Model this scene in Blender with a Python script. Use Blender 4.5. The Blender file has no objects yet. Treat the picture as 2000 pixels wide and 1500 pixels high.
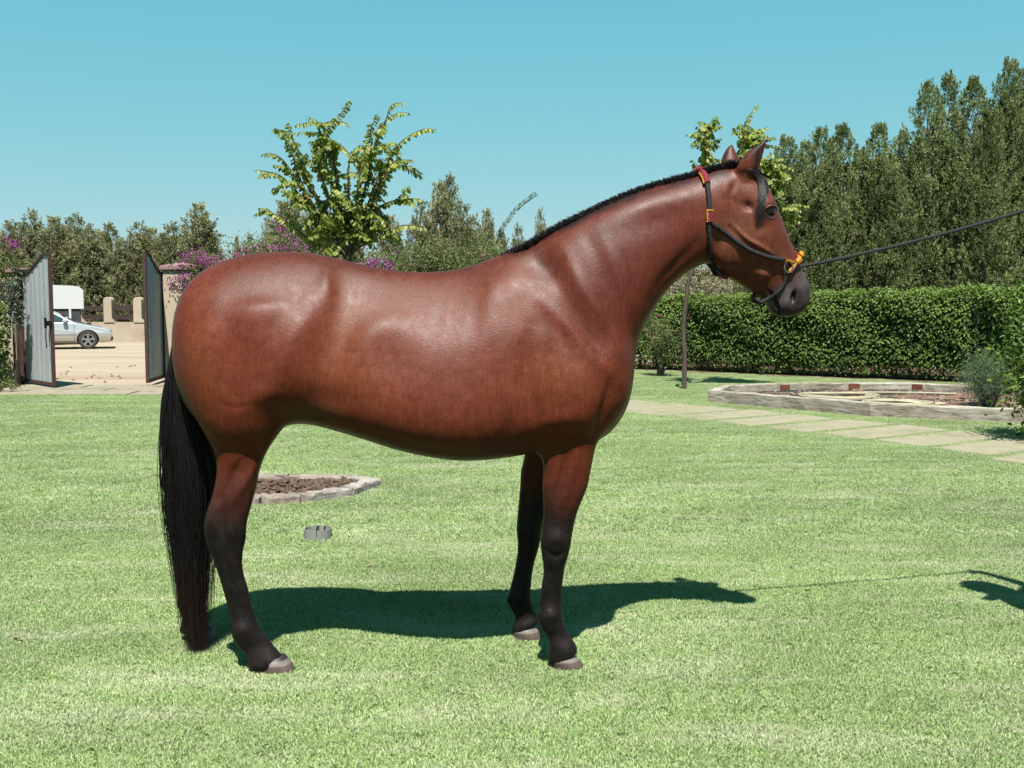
import bpy, math, random
import numpy as np
from mathutils import Vector, Matrix
from mathutils.bvhtree import BVHTree
from mathutils import noise as mnoise
R = math.radians
rng = np.random.default_rng(7)
random.seed(7)
scene = bpy.context.scene
COL = scene.collection

# ------------------------------------------------------------------ camera, sky, sun, exposure
CAM_H, F, CX, CY, HOR = 1.4, 2018.0, 1000.0, 750.0, 590.0     # photo pixels (2000x1500)
PITCH = math.atan((CY - HOR) / F)
cd = bpy.data.cameras.new('camera'); cam = bpy.data.objects.new('camera', cd); COL.objects.link(cam)
cam.location = (0, 0, CAM_H); cam.rotation_euler = (R(90) - PITCH, 0, 0)
cd.sensor_width = 36; cd.lens = 36 * F / 2000; cd.clip_start = .05; cd.clip_end = 3000
scene.camera = cam

SUN_VEC = Vector((.005, -.52, 1.0)).normalized()
SUN_EL = math.asin(SUN_VEC.z)
world = bpy.data.worlds.new('World'); scene.world = world; world.use_nodes = True
wn = world.node_tree; bg = wn.nodes['Background']
sky = wn.nodes.new('ShaderNodeTexSky'); sky.sky_type = 'NISHITA'; sky.sun_disc = False
sky.sun_elevation = SUN_EL; sky.sun_rotation = R(180)
sky.air_density = 0.7; sky.dust_density = 0.0; sky.ozone_density = 3.0; sky.altitude = 100
# the photograph's turquoise sky: one response curve per channel over the whole sky
SKY = .055
sepc = wn.nodes.new('ShaderNodeSeparateColor'); comb = wn.nodes.new('ShaderNodeCombineColor')
wn.links.new(sky.outputs[0], sepc.inputs[0])
for k, (amp, pw) in enumerate(((1.16, .85), (.825, .143), (.80, .09))):
    p1 = wn.nodes.new('ShaderNodeMath'); p1.operation = 'MULTIPLY'; p1.inputs[1].default_value = .115
    # x / (x + b): bright parts of the sky level off, as on the photograph's sensor
    p2 = wn.nodes.new('ShaderNodeMath'); p2.operation = 'ADD'; p2.inputs[1].default_value = pw
    pd = wn.nodes.new('ShaderNodeMath'); pd.operation = 'DIVIDE'
    p3 = wn.nodes.new('ShaderNodeMath'); p3.operation = 'MULTIPLY'; p3.inputs[1].default_value = amp / SKY / 2 ** 1.4 * ((1.0, 1.0, 1.0)[k])
    wn.links.new(sepc.outputs[k], p1.inputs[0]); wn.links.new(p1.outputs[0], p2.inputs[0]); wn.links.new(p1.outputs[0], pd.inputs[0]); wn.links.new(p2.outputs[0], pd.inputs[1]); wn.links.new(pd.outputs[0], p3.inputs[0]); wn.links.new(p3.outputs[0], comb.inputs[k])
wn.links.new(comb.outputs[0], bg.inputs[0]); bg.inputs[1].default_value = SKY
sl = bpy.data.lights.new('sun', 'SUN'); sl.energy = 5.0; sl.angle = R(.53); sl.color = (1, .955, .88)
so = bpy.data.objects.new('sun', sl); COL.objects.link(so)
so.rotation_euler = (-SUN_VEC).to_track_quat('-Z', 'Y').to_euler(); so.location = (0, -5, 10)
vs = scene.view_settings
vs.view_transform = 'Standard'; vs.look = 'None'; vs.gamma = 1; vs.use_curve_mapping = False; vs.exposure = 1.4
scene.cycles.max_bounces = 6; scene.cycles.diffuse_bounces = 3; scene.cycles.glossy_bounces = 3
scene.cycles.transmission_bounces = 4; scene.cycles.transparent_max_bounces = 6

# ------------------------------------------------------------------ helpers
def ray(px, py):
    cx, cy = (px - CX) / F, (CY - py) / F
    c, s = math.cos(PITCH), math.sin(PITCH)
    return Vector((cx, cy * s + c, cy * c - s))
def P(px, py, Y):                                   # photo pixel -> point at distance Y
    d = ray(px, py); t = Y / d.y
    return Vector((d.x * t, Y, CAM_H + d.z * t))
def G(px, py, z=0.0):                               # photo pixel -> point at height z
    d = ray(px, py); t = (z - CAM_H) / d.z
    return Vector((d.x * t, d.y * t, z))

def tag(o, label=None, cat=None, group=None, kind=None):
    if label: o['label'] = label
    if cat: o['category'] = cat
    if group: o['group'] = group
    if kind: o['kind'] = kind
    return o
def empty(name, loc=(0, 0, 0), rz=0.0):
    o = bpy.data.objects.new(name, None); o.empty_display_size = .1
    COL.objects.link(o); o.location = loc; o.rotation_euler = (0, 0, rz); return o
def npmesh(name, v, f, smooth=False, cols=None):
    """v (N,3); f list of polys or int array (M,k)"""
    me = bpy.data.meshes.new(name)
    v = np.asarray(v, dtype=np.float32)
    if isinstance(f, np.ndarray):
        M, k = f.shape
        me.vertices.add(len(v)); me.vertices.foreach_set('co', v.ravel())
        me.loops.add(M * k); me.loops.foreach_set('vertex_index', f.ravel().astype(np.int32))
        me.polygons.add(M); me.polygons.foreach_set('loop_start', (np.arange(M) * k).astype(np.int32))
        me.update(calc_edges=True)
    else:
        me.from_pydata([tuple(map(float, x)) for x in v], [], [tuple(int(i) for i in q) for q in f]); me.update()
    me.polygons.foreach_set('use_smooth', [bool(smooth)] * len(me.polygons))
    if cols is not None:
        a = me.color_attributes.new('tone', 'FLOAT_COLOR', 'POINT')
        c = np.ones((len(v), 4), dtype=np.float32); c[:, :3] = cols; a.data.foreach_set('color', c.ravel())
    return me
def link(name, me, mat, parent=None):
    o = bpy.data.objects.new(name, me); COL.objects.link(o)
    if mat and not me.materials: me.materials.append(mat)
    if parent: o.parent = parent
    return o

class MB:                                           # collects shapes into one mesh
    def __init__(s): s.v = []; s.f = []; s.n = 0
    def add(s, v, f):
        s.v += [tuple(x) for x in v]; s.f += [tuple(i + s.n for i in q) for q in f]; s.n += len(v); return s
    def box(s, a, b, jit=0.0, rz=0.0, bevel=0.0):
        (x0, y0, z0), (x1, y1, z1) = a, b
        c = Vector(((x0 + x1) / 2, (y0 + y1) / 2, (z0 + z1) / 2)); v = []
        if bevel <= 0:
            for z in (z0, z1):
                for x, y in ((x0, y0), (x1, y0), (x1, y1), (x0, y1)): v.append(Vector((x, y, z)))
            f = [(0, 3, 2, 1), (4, 5, 6, 7), (0, 1, 5, 4), (1, 2, 6, 5), (2, 3, 7, 6), (3, 0, 4, 7)]
        else:
            d = bevel; f = []
            rings = [(z0, d), (z0 + d, 0), (z1 - d, 0), (z1, d)]
            for z, q in rings:
                for x, y in ((x0 + d, y0 + q), (x1 - d, y0 + q), (x1 - q, y0 + d), (x1 - q, y1 - d), (x1 - d, y1 - q), (x0 + d, y1 - q), (x0 + q, y1 - d), (x0 + q, y0 + d)):
                    v.append(Vector((x, y, z)))
            for k in range(3):
                for i in range(8):
                    j = (i + 1) % 8; f.append((k * 8 + i, k * 8 + j, k * 8 + 8 + j, k * 8 + 8 + i))
            f += [tuple(reversed(range(8))), tuple(range(24, 32))]
        if rz:
            m = Matrix.Rotation(rz, 3, 'Z'); v = [c + m @ (p - c) for p in v]
        if jit: v = [p + Vector([random.uniform(-jit, jit) for _ in range(3)]) for p in v]
        return s.add(v, f)
    def beam(s, a, b, w, z0, z1, seg=6, jit=0.0, ext=0.0, bevel=.012):
        """weathered timber from a to b (xy), width w, rough"""
        a = Vector((a[0], a[1], 0)); b = Vector((b[0], b[1], 0)); d = (b - a).normalized(); nrm = Vector((-d.y, d.x, 0))
        a = a - d * ext; b = b + d * ext; L = (b - a).length
        prof = [(-w / 2, z0), (w / 2, z0), (w / 2, z1 - bevel), (w / 2 - bevel, z1), (-w / 2 + bevel, z1), (-w / 2, z1 - bevel)]
        v = []; k = len(prof)
        for i in range(seg + 1):
            c = a + d * (L * i / seg)
            for u, z in prof:
                j = Vector([random.uniform(-jit, jit) for _ in range(3)]) if jit else Vector()
                v.append(c + nrm * u + Vector((0, 0, z)) + j)
        f = [(i * k + j, i * k + (j + 1) % k, (i + 1) * k + (j + 1) % k, (i + 1) * k + j) for i in range(seg) for j in range(k)]
        f += [tuple(reversed(range(k))), tuple(seg * k + j for j in range(k))]
        return s.add(v, f)
    def tube(s, pts, r, n=8, cap=True):
        pts = [Vector(p) for p in pts]; rs = r if isinstance(r, (list, tuple, np.ndarray)) else [r] * len(pts)
        up = Vector((0.13, 0.31, 0.94)); v = []; prev = None
        for i, p in enumerate(pts):
            t = (pts[min(i + 1, len(pts) - 1)] - pts[max(i - 1, 0)])
            t = t.normalized() if t.length > 1e-9 else Vector((0, 0, 1))
            if prev is None: prev = t.cross(up).normalized() if t.cross(up).length > 1e-4 else t.orthogonal().normalized()
            prev = (prev - t * prev.dot(t)).normalized(); q = t.cross(prev)
            for k in range(n):
                a = 2 * math.pi * k / n; v.append(p + (prev * math.cos(a) + q * math.sin(a)) * float(rs[i]))
        f = [(i * n + k, i * n + (k + 1) % n, (i + 1) * n + (k + 1) % n, (i + 1) * n + k) for i in range(len(pts) - 1) for k in range(n)]
        if cap: f += [tuple(reversed(range(n))), tuple((len(pts) - 1) * n + k for k in range(n))]
        return s.add(v, f)
    def lathe(s, prof, c=(0, 0, 0), n=24, axis='Z', close=False):
        v = []
        for r, h in prof:
            for k in range(n):
                a = 2 * math.pi * k / n; x, y = r * math.cos(a), r * math.sin(a)
                p = (x, y, h) if axis == 'Z' else (x, h, y)
                v.append((p[0] + c[0], p[1] + c[1], p[2] + c[2]))
        m = len(prof)
        f = [(i * n + k, i * n + (k + 1) % n, (i + 1) * n + (k + 1) % n, (i + 1) * n + k) for i in range(m - 1 + (1 if close else 0)) for k in range(n)] if not close else \
            [(i * n + k, i * n + (k + 1) % n, ((i + 1) % m) * n + (k + 1) % n, ((i + 1) % m) * n + k) for i in range(m) for k in range(n)]
        if not close: f += [tuple(reversed(range(n))), tuple((m - 1) * n + k for k in range(n))]
        return s.add(v, f)
    def prism(s, poly, y0, y1):                     # poly in (x, z), extruded along y
        n = len(poly); v = [(x, y0, z) for x, z in poly] + [(x, y1, z) for x, z in poly]
        f = [tuple(range(n)), tuple(reversed(range(n, 2 * n)))] + [(i, i + n, (i + 1) % n + n, (i + 1) % n) for i in range(n)]
        return s.add(v, f)
    def slab(s, poly, z0, z1):                      # poly in (x, y)
        n = len(poly); v = [(x, y, z0) for x, y in poly] + [(x, y, z1) for x, y in poly]
        f = [tuple(reversed(range(n))), tuple(range(n, 2 * n))] + [(i, (i + 1) % n, (i + 1) % n + n, i + n) for i in range(n)]
        return s.add(v, f)
    def mesh(s, name, smooth=False):
        me = npmesh(name, s.v, s.f, smooth)
        import bmesh
        bm = bmesh.new(); bm.from_mesh(me); bmesh.ops.recalc_face_normals(bm, faces=bm.faces); bm.to_mesh(me); bm.free()
        if smooth:
            try: me.set_sharp_from_angle(angle=R(40))
            except Exception: pass
        return me
    def obj(s, name, mat, parent=None, smooth=False): return link(name, s.mesh(name, smooth), mat, parent)

def crv(pts, n):                                    # catmull-rom through rows of pts, n samples
    p = np.asarray(pts, float); m = len(p)
    q = np.vstack([2 * p[0] - p[1], p, 2 * p[-1] - p[-2]])
    t = np.linspace(0, m - 1, n); i = np.minimum(t.astype(int), m - 2); u = (t - i)[:, None]
    a, b, c, d = q[i], q[i + 1], q[i + 2], q[i + 3]
    return .5 * (2 * b + (c - a) * u + (2 * a - 5 * b + 4 * c - d) * u ** 2 + (3 * b - a - 3 * c + d) * u ** 3)

# ------------------------------------------------------------------ materials
def mat(name):
    m = bpy.data.materials.new(name); m.use_nodes = True; nt = m.node_tree
    return m, nt, nt.nodes['Principled BSDF']
def N(nt, typ, **kw):
    n = nt.nodes.new(typ)
    for k, v in kw.items():
        if k.startswith('_'): setattr(n, k[1:], v)
        else: n.inputs[k].default_value = v
    return n
def coords(nt, kind='Position', scale=(1, 1, 1), rot=(0, 0, 0)):
    if kind == 'Position': g = nt.nodes.new('ShaderNodeNewGeometry'); out = g.outputs['Position']
    else: g = nt.nodes.new('ShaderNodeTexCoord'); out = g.outputs[kind]
    mp = nt.nodes.new('ShaderNodeMapping'); mp.inputs['Scale'].default_value = scale; mp.inputs['Rotation'].default_value = rot
    nt.links.new(out, mp.inputs['Vector']); return mp.outputs[0]
def noise(nt, scale, detail=4, rough=.55, vec=None, dist=0):
    n = nt.nodes.new('ShaderNodeTexNoise'); n.inputs['Scale'].default_value = scale; n.inputs['Detail'].default_value = detail
    n.inputs['Roughness'].default_value = rough; n.inputs['Distortion'].default_value = dist
    if vec is not None: nt.links.new(vec, n.inputs['Vector'])
    return n.outputs['Fac']
def ramp(nt, fac, stops):
    r = nt.nodes.new('ShaderNodeValToRGB'); e = r.color_ramp.elements
    while len(e) < len(stops): e.new(.5)
    for i, (p, c) in enumerate(stops): e[i].position = p; e[i].color = (c[0], c[1], c[2], 1) if not isinstance(c, (int, float)) else (c, c, c, 1)
    nt.links.new(fac, r.inputs[0]); return r.outputs[0]
def mix(nt, a, b, fac, mode='MIX'):
    m = nt.nodes.new('ShaderNodeMix'); m.data_type = 'RGBA'; m.blend_type = mode
    for k, x in (('A', a), ('B', b), ('Factor', fac)):
        s = m.inputs[k]
        if k == 'Factor': s = m.inputs[0]
        if isinstance(x, (int, float)): s.default_value = x if k == 'Factor' else (x, x, x, 1)
        elif isinstance(x, (tuple, list)): s.default_value = (x[0], x[1], x[2], 1)
        else: nt.links.new(x, s)
    return m.outputs['Result']
def bump(nt, h, strength, dist, bsdf=None, normal=None):
    b = nt.nodes.new('ShaderNodeBump'); b.inputs['Strength'].default_value = strength; b.inputs['Distance'].default_value = dist
    nt.links.new(h, b.inputs['Height'])
    if normal is not None: nt.links.new(normal, b.inputs['Normal'])
    if bsdf: nt.links.new(b.outputs[0], bsdf.inputs['Normal'])
    return b.outputs[0]
def simple(name, c1, c2, scale=8, rough=.7, bstr=.3, bdist=.005, spec=.5, vec_scale=(1, 1, 1), metal=0, stains=None, kind='Position'):
    m, nt, b = mat(name); vec = coords(nt, kind, vec_scale)
    n1 = noise(nt, scale, 6, .6, vec)
    col = ramp(nt, n1, [(.3, c1), (.7, c2)])
    if stains:
        n2 = noise(nt, scale * .23, 5, .7, vec); col = mix(nt, col, stains, ramp(nt, n2, [(.5, 0.0), (.72, .75)]))
    nt.links.new(col, b.inputs['Base Color']); b.inputs['Roughness'].default_value = rough
    b.inputs['Specular IOR Level'].default_value = spec; b.inputs['Metallic'].default_value = metal
    if bstr: bump(nt, noise(nt, scale * 6, 5, .7, vec), bstr, bdist, b)
    return m
def foliage(name, dark, light, trans=.3, rough=.5, spec=.4, tip=None, nscale=1.5):
    """leaf colour: per leaf tone attribute picks between two greens"""
    m, nt, b = mat(name)
    at = nt.nodes.new('ShaderNodeVertexColor'); at.layer_name = 'tone'
    sep = nt.nodes.new('ShaderNodeSeparateColor'); nt.links.new(at.outputs[0], sep.inputs[0])
    col = mix(nt, dark, light, sep.outputs[0])
    if tip: col = mix(nt, col, tip, sep.outputs[1])
    nz = noise(nt, nscale, 3, .6, coords(nt))
    col = mix(nt, col, ramp(nt, nz, [(.3, .72), (.7, 1.25)]), 1.0, 'MULTIPLY')
    nt.links.new(col, b.inputs['Base Color']); b.inputs['Roughness'].default_value = rough
    b.inputs['Specular IOR Level'].default_value = spec
    tr = nt.nodes.new('ShaderNodeBsdfTranslucent'); nt.links.new(mix(nt, col, (1.2, 1.25, .6), 1.0, 'MULTIPLY'), tr.inputs[0])
    ms = nt.nodes.new('ShaderNodeMixShader'); ms.inputs[0].default_value = trans
    nt.links.new(b.outputs[0], ms.inputs[1]); nt.links.new(tr.outputs[0], ms.inputs[2])
    nt.links.new(ms.outputs[0], nt.nodes['Material Output'].inputs[0]); return m

def unit(a): return a / np.maximum(np.linalg.norm(a, axis=-1, keepdims=True), 1e-9)
def leaves(c, d, n, L, W, fold=.15, cup=0.0):
    """one folded 6-vertex leaf per row: c base, d direction, n normal, L length, W width -> verts, quads"""
    d = unit(d); s = unit(np.cross(d, n)); n = np.cross(s, d)
    L = np.broadcast_to(np.asarray(L, float), (len(c),))[:, None]; W = np.broadcast_to(np.asarray(W, float), (len(c),))[:, None]
    a = c; b1 = c + d * L * .45 + s * W * .5 + n * W * fold; b2 = c + d * L * .45 - s * W * .5 + n * W * fold
    e = c + d * L - n * L * cup
    v = np.stack([a, b1, e, b2], 1).reshape(-1, 3)
    f = np.arange(len(c))[:, None] * 4 + np.array([[0, 1, 2, 3]])
    return v, f
def leaves6(c, d, n, L, W, fold=.12, cup=.15):
    """oval leaf: 2 quads folded on the midrib"""
    d = unit(d); s = unit(np.cross(d, n)); n = np.cross(s, d)
    L = np.broadcast_to(np.asarray(L, float), (len(c),))[:, None]; W = np.broadcast_to(np.asarray(W, float), (len(c),))[:, None]
    m1 = c + d * L * .3; m2 = c + d * L * .72 - n * L * cup * .4
    a1 = m1 + s * W * .46 + n * W * fold; a2 = m2 + s * W * .42 + n * W * fold
    b1 = m1 - s * W * .46 + n * W * fold; b2 = m2 - s * W * .42 + n * W * fold
    e = c + d * L - n * L * cup
    v = np.stack([c, a1, a2, e, b2, b1], 1).reshape(-1, 3)
    k = np.arange(len(c))[:, None] * 6
    f = np.concatenate([k + np.array([[0, 1, 2, 3]]), k + np.array([[0, 3, 4, 5]])])
    return v, f
def leafcols(tone, k, tip=None):
    c = np.zeros((len(tone), 3)); c[:, 0] = tone
    if tip is not None: c[:, 1] = tip
    return np.repeat(c, k, axis=0)
# ------------------------------------------------------------------ the horse
YC = 4.03
def ring(e1, e2, b, pear=0.0, n=2.0, wax=(0, 1, 0), K=40):
    """cross-section between the end points e1 (front/top) and e2, half width b along wax"""
    c = (e1 + e2) / 2; u = (e1 - e2) / 2; th = np.linspace(0, 2 * math.pi, K, endpoint=False)
    cs, sn = np.cos(th), np.sin(th)
    sx = np.sign(sn) * np.abs(sn) ** (2 / n); cx = np.sign(cs) * np.abs(cs) ** (2 / n)
    return c[None] + sx[:, None] * u[None] + (cx * b * (1 + pear * sn))[:, None] * np.asarray(wax, float)[None]
def loft(secs, res=6, K=40):
    """secs rows: e1 xyz, e2 xyz, b, pear, n"""
    rows = np.array([list(s[0]) + list(s[1]) + [s[2], s[3], s[4]] for s in secs], float)
    wax = secs[0][5] if len(secs[0]) > 5 else (0, 1, 0)
    q = crv(rows, (len(rows) - 1) * res + 1)
    v = []; f = []
    for r in q: v.append(ring(r[0:3], r[3:6], max(r[6], .004), r[7], max(r[8], 1.6), wax, K))
    m = len(q); v = np.vstack(v)
    for i in range(m - 1):
        for k in range(K): f.append((i * K + k, i * K + (k + 1) % K, (i + 1) * K + (k + 1) % K, (i + 1) * K + k))
    f.append(tuple(reversed(range(K)))); f.append(tuple((m - 1) * K + k for k in range(K)))
    return v, f
def S(a, b, w, off=0.0, pear=0.0, n=2.0):           # section from two photo pixels
    Y = YC + off; p = np.array(P(a[0], a[1], Y)); q = np.array(P(b[0], b[1], Y))
    return [p, q, w, pear, n]
def mir(s):                                        # mirrored to the far side
    p = s[0].copy(); q = s[1].copy(); p[1] = 2 * YC - p[1]; q[1] = 2 * YC - q[1]; return [p, q] + list(s[2:])

HB = MB()
def addloft(secs, res=6): v, f = loft(secs, res); HB.add(v, f)
torso = [S((350, 625), (350, 690), .05), S((356, 590), (356, 745), .13, n=2.1), S((380, 546), (378, 800), .21, n=2.2), S((420, 515), (420, 835), .245, 0, -.22, 2.2),
         S((480, 496), (480, 838), .26, 0, -.34, 2.15), S((540, 490), (540, 832), .26, 0, -.42, 2.15), S((600, 491), (600, 825), .25, 0, -.48, 2.15), S((660, 502), (660, 839), .245, 0, -.52, 2.15),
         S((720, 517), (720, 856), .245, 0, -.58, 2.25), S((780, 526), (780, 874), .265, 0, -.62, 2.3), S((840, 529), (840, 887), .275, 0, -.62, 2.3), S((900, 522), (900, 895), .275, 0, -.62, 2.3),
         S((960, 502), (960, 893), .265, 0, -.60, 2.3), S((1010, 484), (1010, 887), .25, 0, -.56, 2.3), S((1060, 486), (1060, 878), .24, 0, -.5, 2.3), S((1110, 505), (1110, 872), .235, 0, -.42, 2.2),
         S((1160, 545), (1158, 862), .225, 0, -.3, 2.25), S((1196, 595), (1192, 842), .21, 0, 0, 2.3), S((1222, 640), (1218, 805), .165, 0, 0, 2.2), S((1236, 670), (1232, 765), .09)]
addloft(torso)
neck = [S((940, 540), (1225, 800), .20), S((1010, 492), (1236, 745), .20, 0, -.2), S((1080, 448), (1240, 690), .185, 0, -.25), S((1150, 410), (1252, 650), .165, 0, -.25), S((1220, 378), (1276, 606), .145, 0, -.22),
        S((1290, 356), (1308, 562), .125, 0, -.18), S((1350, 341), (1345, 532), .11, 0, -.12), S((1405, 328), (1385, 512), .098, 0, -.08), S((1450, 325), (1420, 500), .085)]
addloft(neck)
head = [S((1435, 326), (1385, 500), .07), S((1462, 328), (1392, 520), .088, 0, .1), S((1488, 350), (1412, 536), .098, 0, .15, 2.2), S((1505, 382), (1436, 549), .102, 0, .2, 2.3), S((1519, 418), (1453, 560), .098, 0, .2, 2.3),
        S((1530, 445), (1466, 569), .084, 0, .2, 2.3), S((1541, 470), (1477, 578), .068, 0, .2, 2.3), S((1553, 497), (1489, 585), .057, 0, .15, 2.3), S((1564, 524), (1496, 592), .052, 0, .1, 2.3), S((1574, 546), (1500, 602), .052, 0, .1, 2.3),
        S((1581, 567), (1508, 612), .053, 0, .05, 2.3), S((1579, 590), (1524, 618), .047, 0, 0, 2.2), S((1568, 607), (1542, 619), .03)]
addloft(head)
# bulges of the cheek, brow and shoulder masses
def ell(px, py, off, rx, ry, rz, ang=0):
    c = np.array(P(px, py, YC + off)); v = []; f = []; m, n = 16, 20
    for i in range(m + 1):
        a = math.pi * i / m
        for j in range(n):
            t = 2 * math.pi * j / n; x = rx * math.sin(a) * math.cos(t); y = ry * math.sin(a) * math.sin(t); z = rz * math.cos(a)
            ca, sa = math.cos(ang), math.sin(ang); v.append(c + np.array([x * ca + z * sa, y, -x * sa + z * ca]))
    for i in range(m):
        for j in range(n): f.append((i * n + j, i * n + (j + 1) % n, (i + 1) * n + (j + 1) % n, (i + 1) * n + j))
    HB.add(v, f)
for s in (-1, 1):
    ell(1428, 475, s * .05, .085, .042, .10, .3)            # jowl
    ell(1496, 400, s * .075, .042, .03, .034, .6)           # brow
    ell(1458, 345, s * .045, .04, .03, .035, .5)            # ear base
ell(594, 806, 0, .065, .045, .036, .15)
nh_up = [S((600, 585), (400, 600), .10, -.13), S((612, 660), (346, 665), .125, -.15), S((598, 735), (355, 740), .128, -.168), S((566, 795), (377, 803), .120, -.172),
         S((550, 842), (398, 845), .100, -.165), S((525, 880), (417, 884), .068, -.150)]
nh_lo = [S((509, 920), (422, 922), .056, -.158), S((498, 960), (417, 962), .05, -.172), S((489, 993), (405, 997), .041, -.185), S((482, 1020), (399, 1026), .038, -.19),
         S((480, 1050), (403, 1058), .037, -.19), S((473, 1085), (416, 1092), .033, -.19), S((475, 1118), (428, 1125), .028, -.19), S((485, 1150), (437, 1156), .027, -.19),
         S((492, 1185), (446, 1188), .028, -.19), S((502, 1213), (452, 1218), .033, -.19), S((515, 1237), (455, 1246), .037, -.19), S((530, 1256), (470, 1266), .032, -.19),
         S((547, 1278), (486, 1284), .042, -.19), S((556, 1288), (484, 1296), .050, -.19), S((558, 1294), (484, 1301), .051, -.19), S((560, 1299), (484, 1306), .053, -.19)]
addloft(nh_up + nh_lo, 5)
addloft([mir(s) for s in nh_up[:4]] + [S((505, 850), (385, 848), .088, .16), S((476, 900), (392, 900), .062, .16), S((462, 950), (392, 950), .052, .16), S((450, 985), (376, 990), .042, .16), S((438, 1012), (368, 1016), .038, .16),
         S((420, 1050), (366, 1056), .035, .16), S((408, 1090), (362, 1094), .028, .16), S((401, 1130), (355, 1134), .028, .16), S((397, 1156), (349, 1160), .033, .16),
         S((400, 1173), (346, 1180), .036, .16), S((402, 1190), (354, 1198), .031, .16), S((403, 1208), (357, 1213), .038, .16), S((404, 1222), (351, 1228), .046, .16), S((405, 1229), (351, 1236), .048, .16)], 5)
nf_up = [S((1185, 620), (1030, 640), .07, -.13), S((1205, 700), (1015, 710), .085, -.155), S((1200, 770), (1018, 775), .095, -.178), S((1180, 822), (1030, 826), .09, -.17), S((1168, 862), (1049, 868), .060, -.15)]
nf_lo = [S((1162, 900), (1058, 908), .054, -.15), S((1148, 948), (1060, 952), .048, -.15), S((1128, 998), (1062, 1000), .041, -.15), S((1119, 1033), (1058, 1035), .042, -.15), S((1115, 1060), (1056, 1062), .045, -.15),
         S((1109, 1087), (1059, 1088), .039, -.15), S((1102, 1112), (1062, 1112), .03, -.15), S((1098, 1150), (1057, 1150), .027, -.15), S((1097, 1182), (1054, 1182), .029, -.15), S((1098, 1205), (1050, 1209), .035, -.15),
         S((1103, 1222), (1058, 1229), .033, -.15), S((1112, 1240), (1070, 1246), .031, -.15), S((1125, 1260), (1073, 1266), .044, -.15), S((1127, 1266), (1070, 1280), .049, -.15), S((1128, 1271), (1070, 1291), .050, -.15), S((1127, 1275), (1070, 1300), .050, -.15)]
addloft(nf_up + nf_lo, 5)
addloft([mir(s) for s in nf_up[:3]] + [S((1105, 850), (1026, 850), .062, .17), S((1098, 905), (1019, 905), .054, .19), S((1076, 962), (1015, 964), .044, .2), S((1064, 1005), (1011, 1008), .042, .2), S((1059, 1033), (1009, 1035), .044, .2),
         S((1053, 1066), (1012, 1068), .035, .2), S((1042, 1106), (1006, 1108), .027, .2), S((1037, 1143), (997, 1146), .028, .2), S((1036, 1166), (990, 1171), .034, .2),
         S((1041, 1182), (999, 1189), .031, .2), S((1046, 1199), (1008, 1205), .031, .2), S((1051, 1211), (1006, 1217), .044, .2), S((1049, 1215), (1002, 1228), .049, .2), S((1048, 1218), (1001, 1239), .050, .2)], 5)
# ears: thin, cupped
for s, tip, base1, base2 in ((-1, (1497, 272), (1480, 338), (1436, 334)), (1, (1428, 282), (1454, 324), (1402, 322))):
    o = s * .055 if s < 0 else .06
    b1 = np.array(P(*base1, YC + o)); b2 = np.array(P(*base2, YC + o)); tp = np.array(P(*tip, YC + o + s * .02))
    secs = []
    for t, w in (((0, 1.0), (.18, 1.02), (.38, .93), (.58, .73), (.78, .46), (.92, .24), (1.04, .10)) if s < 0 else ((0, 1.0), (.2, .9), (.4, .74), (.6, .56), (.8, .36), (.92, .22), (1.04, .1))):
        mid = (b1 + b2) / 2 * (1 - t) + tp * t + (b1 - b2) * .12 * math.sin(math.pi * t) * -1 * (1 if s < 0 else .3); hw = (b1 - b2) / 2 * w * (.92 if s < 0 else .8)
        secs.append([mid + hw, mid - hw, .024 * w + .005, 0, 2.0])
    addloft(secs, 5)

raw = npmesh('horse_raw', HB.v, HB.f)
tmp = bpy.data.objects.new('horse_raw', raw); COL.objects.link(tmp)
md = tmp.modifiers.new('r', 'REMESH'); md.mode = 'VOXEL'; md.voxel_size = .0065; md.use_smooth_shade = True
dg = bpy.context.evaluated_depsgraph_get()
body_me = bpy.data.meshes.new_from_object(tmp.evaluated_get(dg)); bpy.data.objects.remove(tmp); bpy.data.meshes.remove(raw)
body_me.name = 'body'
def read_mesh():
    global nv, V, E, deg
    nv = len(body_me.vertices); V = np.empty(nv * 3, np.float32); body_me.vertices.foreach_get('co', V); V = V.reshape(-1, 3).astype(float)
    E = np.empty(len(body_me.edges) * 2, np.int32); body_me.edges.foreach_get('vertices', E); E = E.reshape(-1, 2)
    deg = np.bincount(E.ravel(), minlength=nv).astype(float)[:, None]
read_mesh()
def lap(V):
    out = np.empty_like(V)
    for k in range(3): out[:, k] = np.bincount(E[:, 0], V[E[:, 1], k], nv) + np.bincount(E[:, 1], V[E[:, 0], k], nv)
    return out / deg
def pix(V):                                          # back to photo pixels, for laying out muscles and markings
    c, s = math.cos(PITCH), math.sin(PITCH); z = V[:, 2] - CAM_H
    dep = V[:, 1] * c - z * s; up = V[:, 1] * s + z * c
    return CX + F * V[:, 0] / dep, CY - F * up / dep
def sstep(a, b, x): t = np.clip((x - a) / (b - a), 0, 1); return t * t * (3 - 2 * t)
# side-on layout coordinates: x,z of the vertex shown as the pixel it would have on the plane YC - 0.2
def lay(V): W = V.copy(); W[:, 1] = YC - .2; return pix(W)
lx, ly = lay(V)
xh = sstep(1370, 1420, lx); leg = sstep(905, 960, ly)
soft = (1 - xh) * (1 - leg); soft = soft[:, None]
side0 = np.abs(V[:, 1] - YC)
for it in range(110):
    w = .6 * np.where(it < 10, 1.0, soft)
    if it >= 10 and it % 2: w = w * np.ones_like(soft)
    V = V + (lap(V) - V) * w
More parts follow.
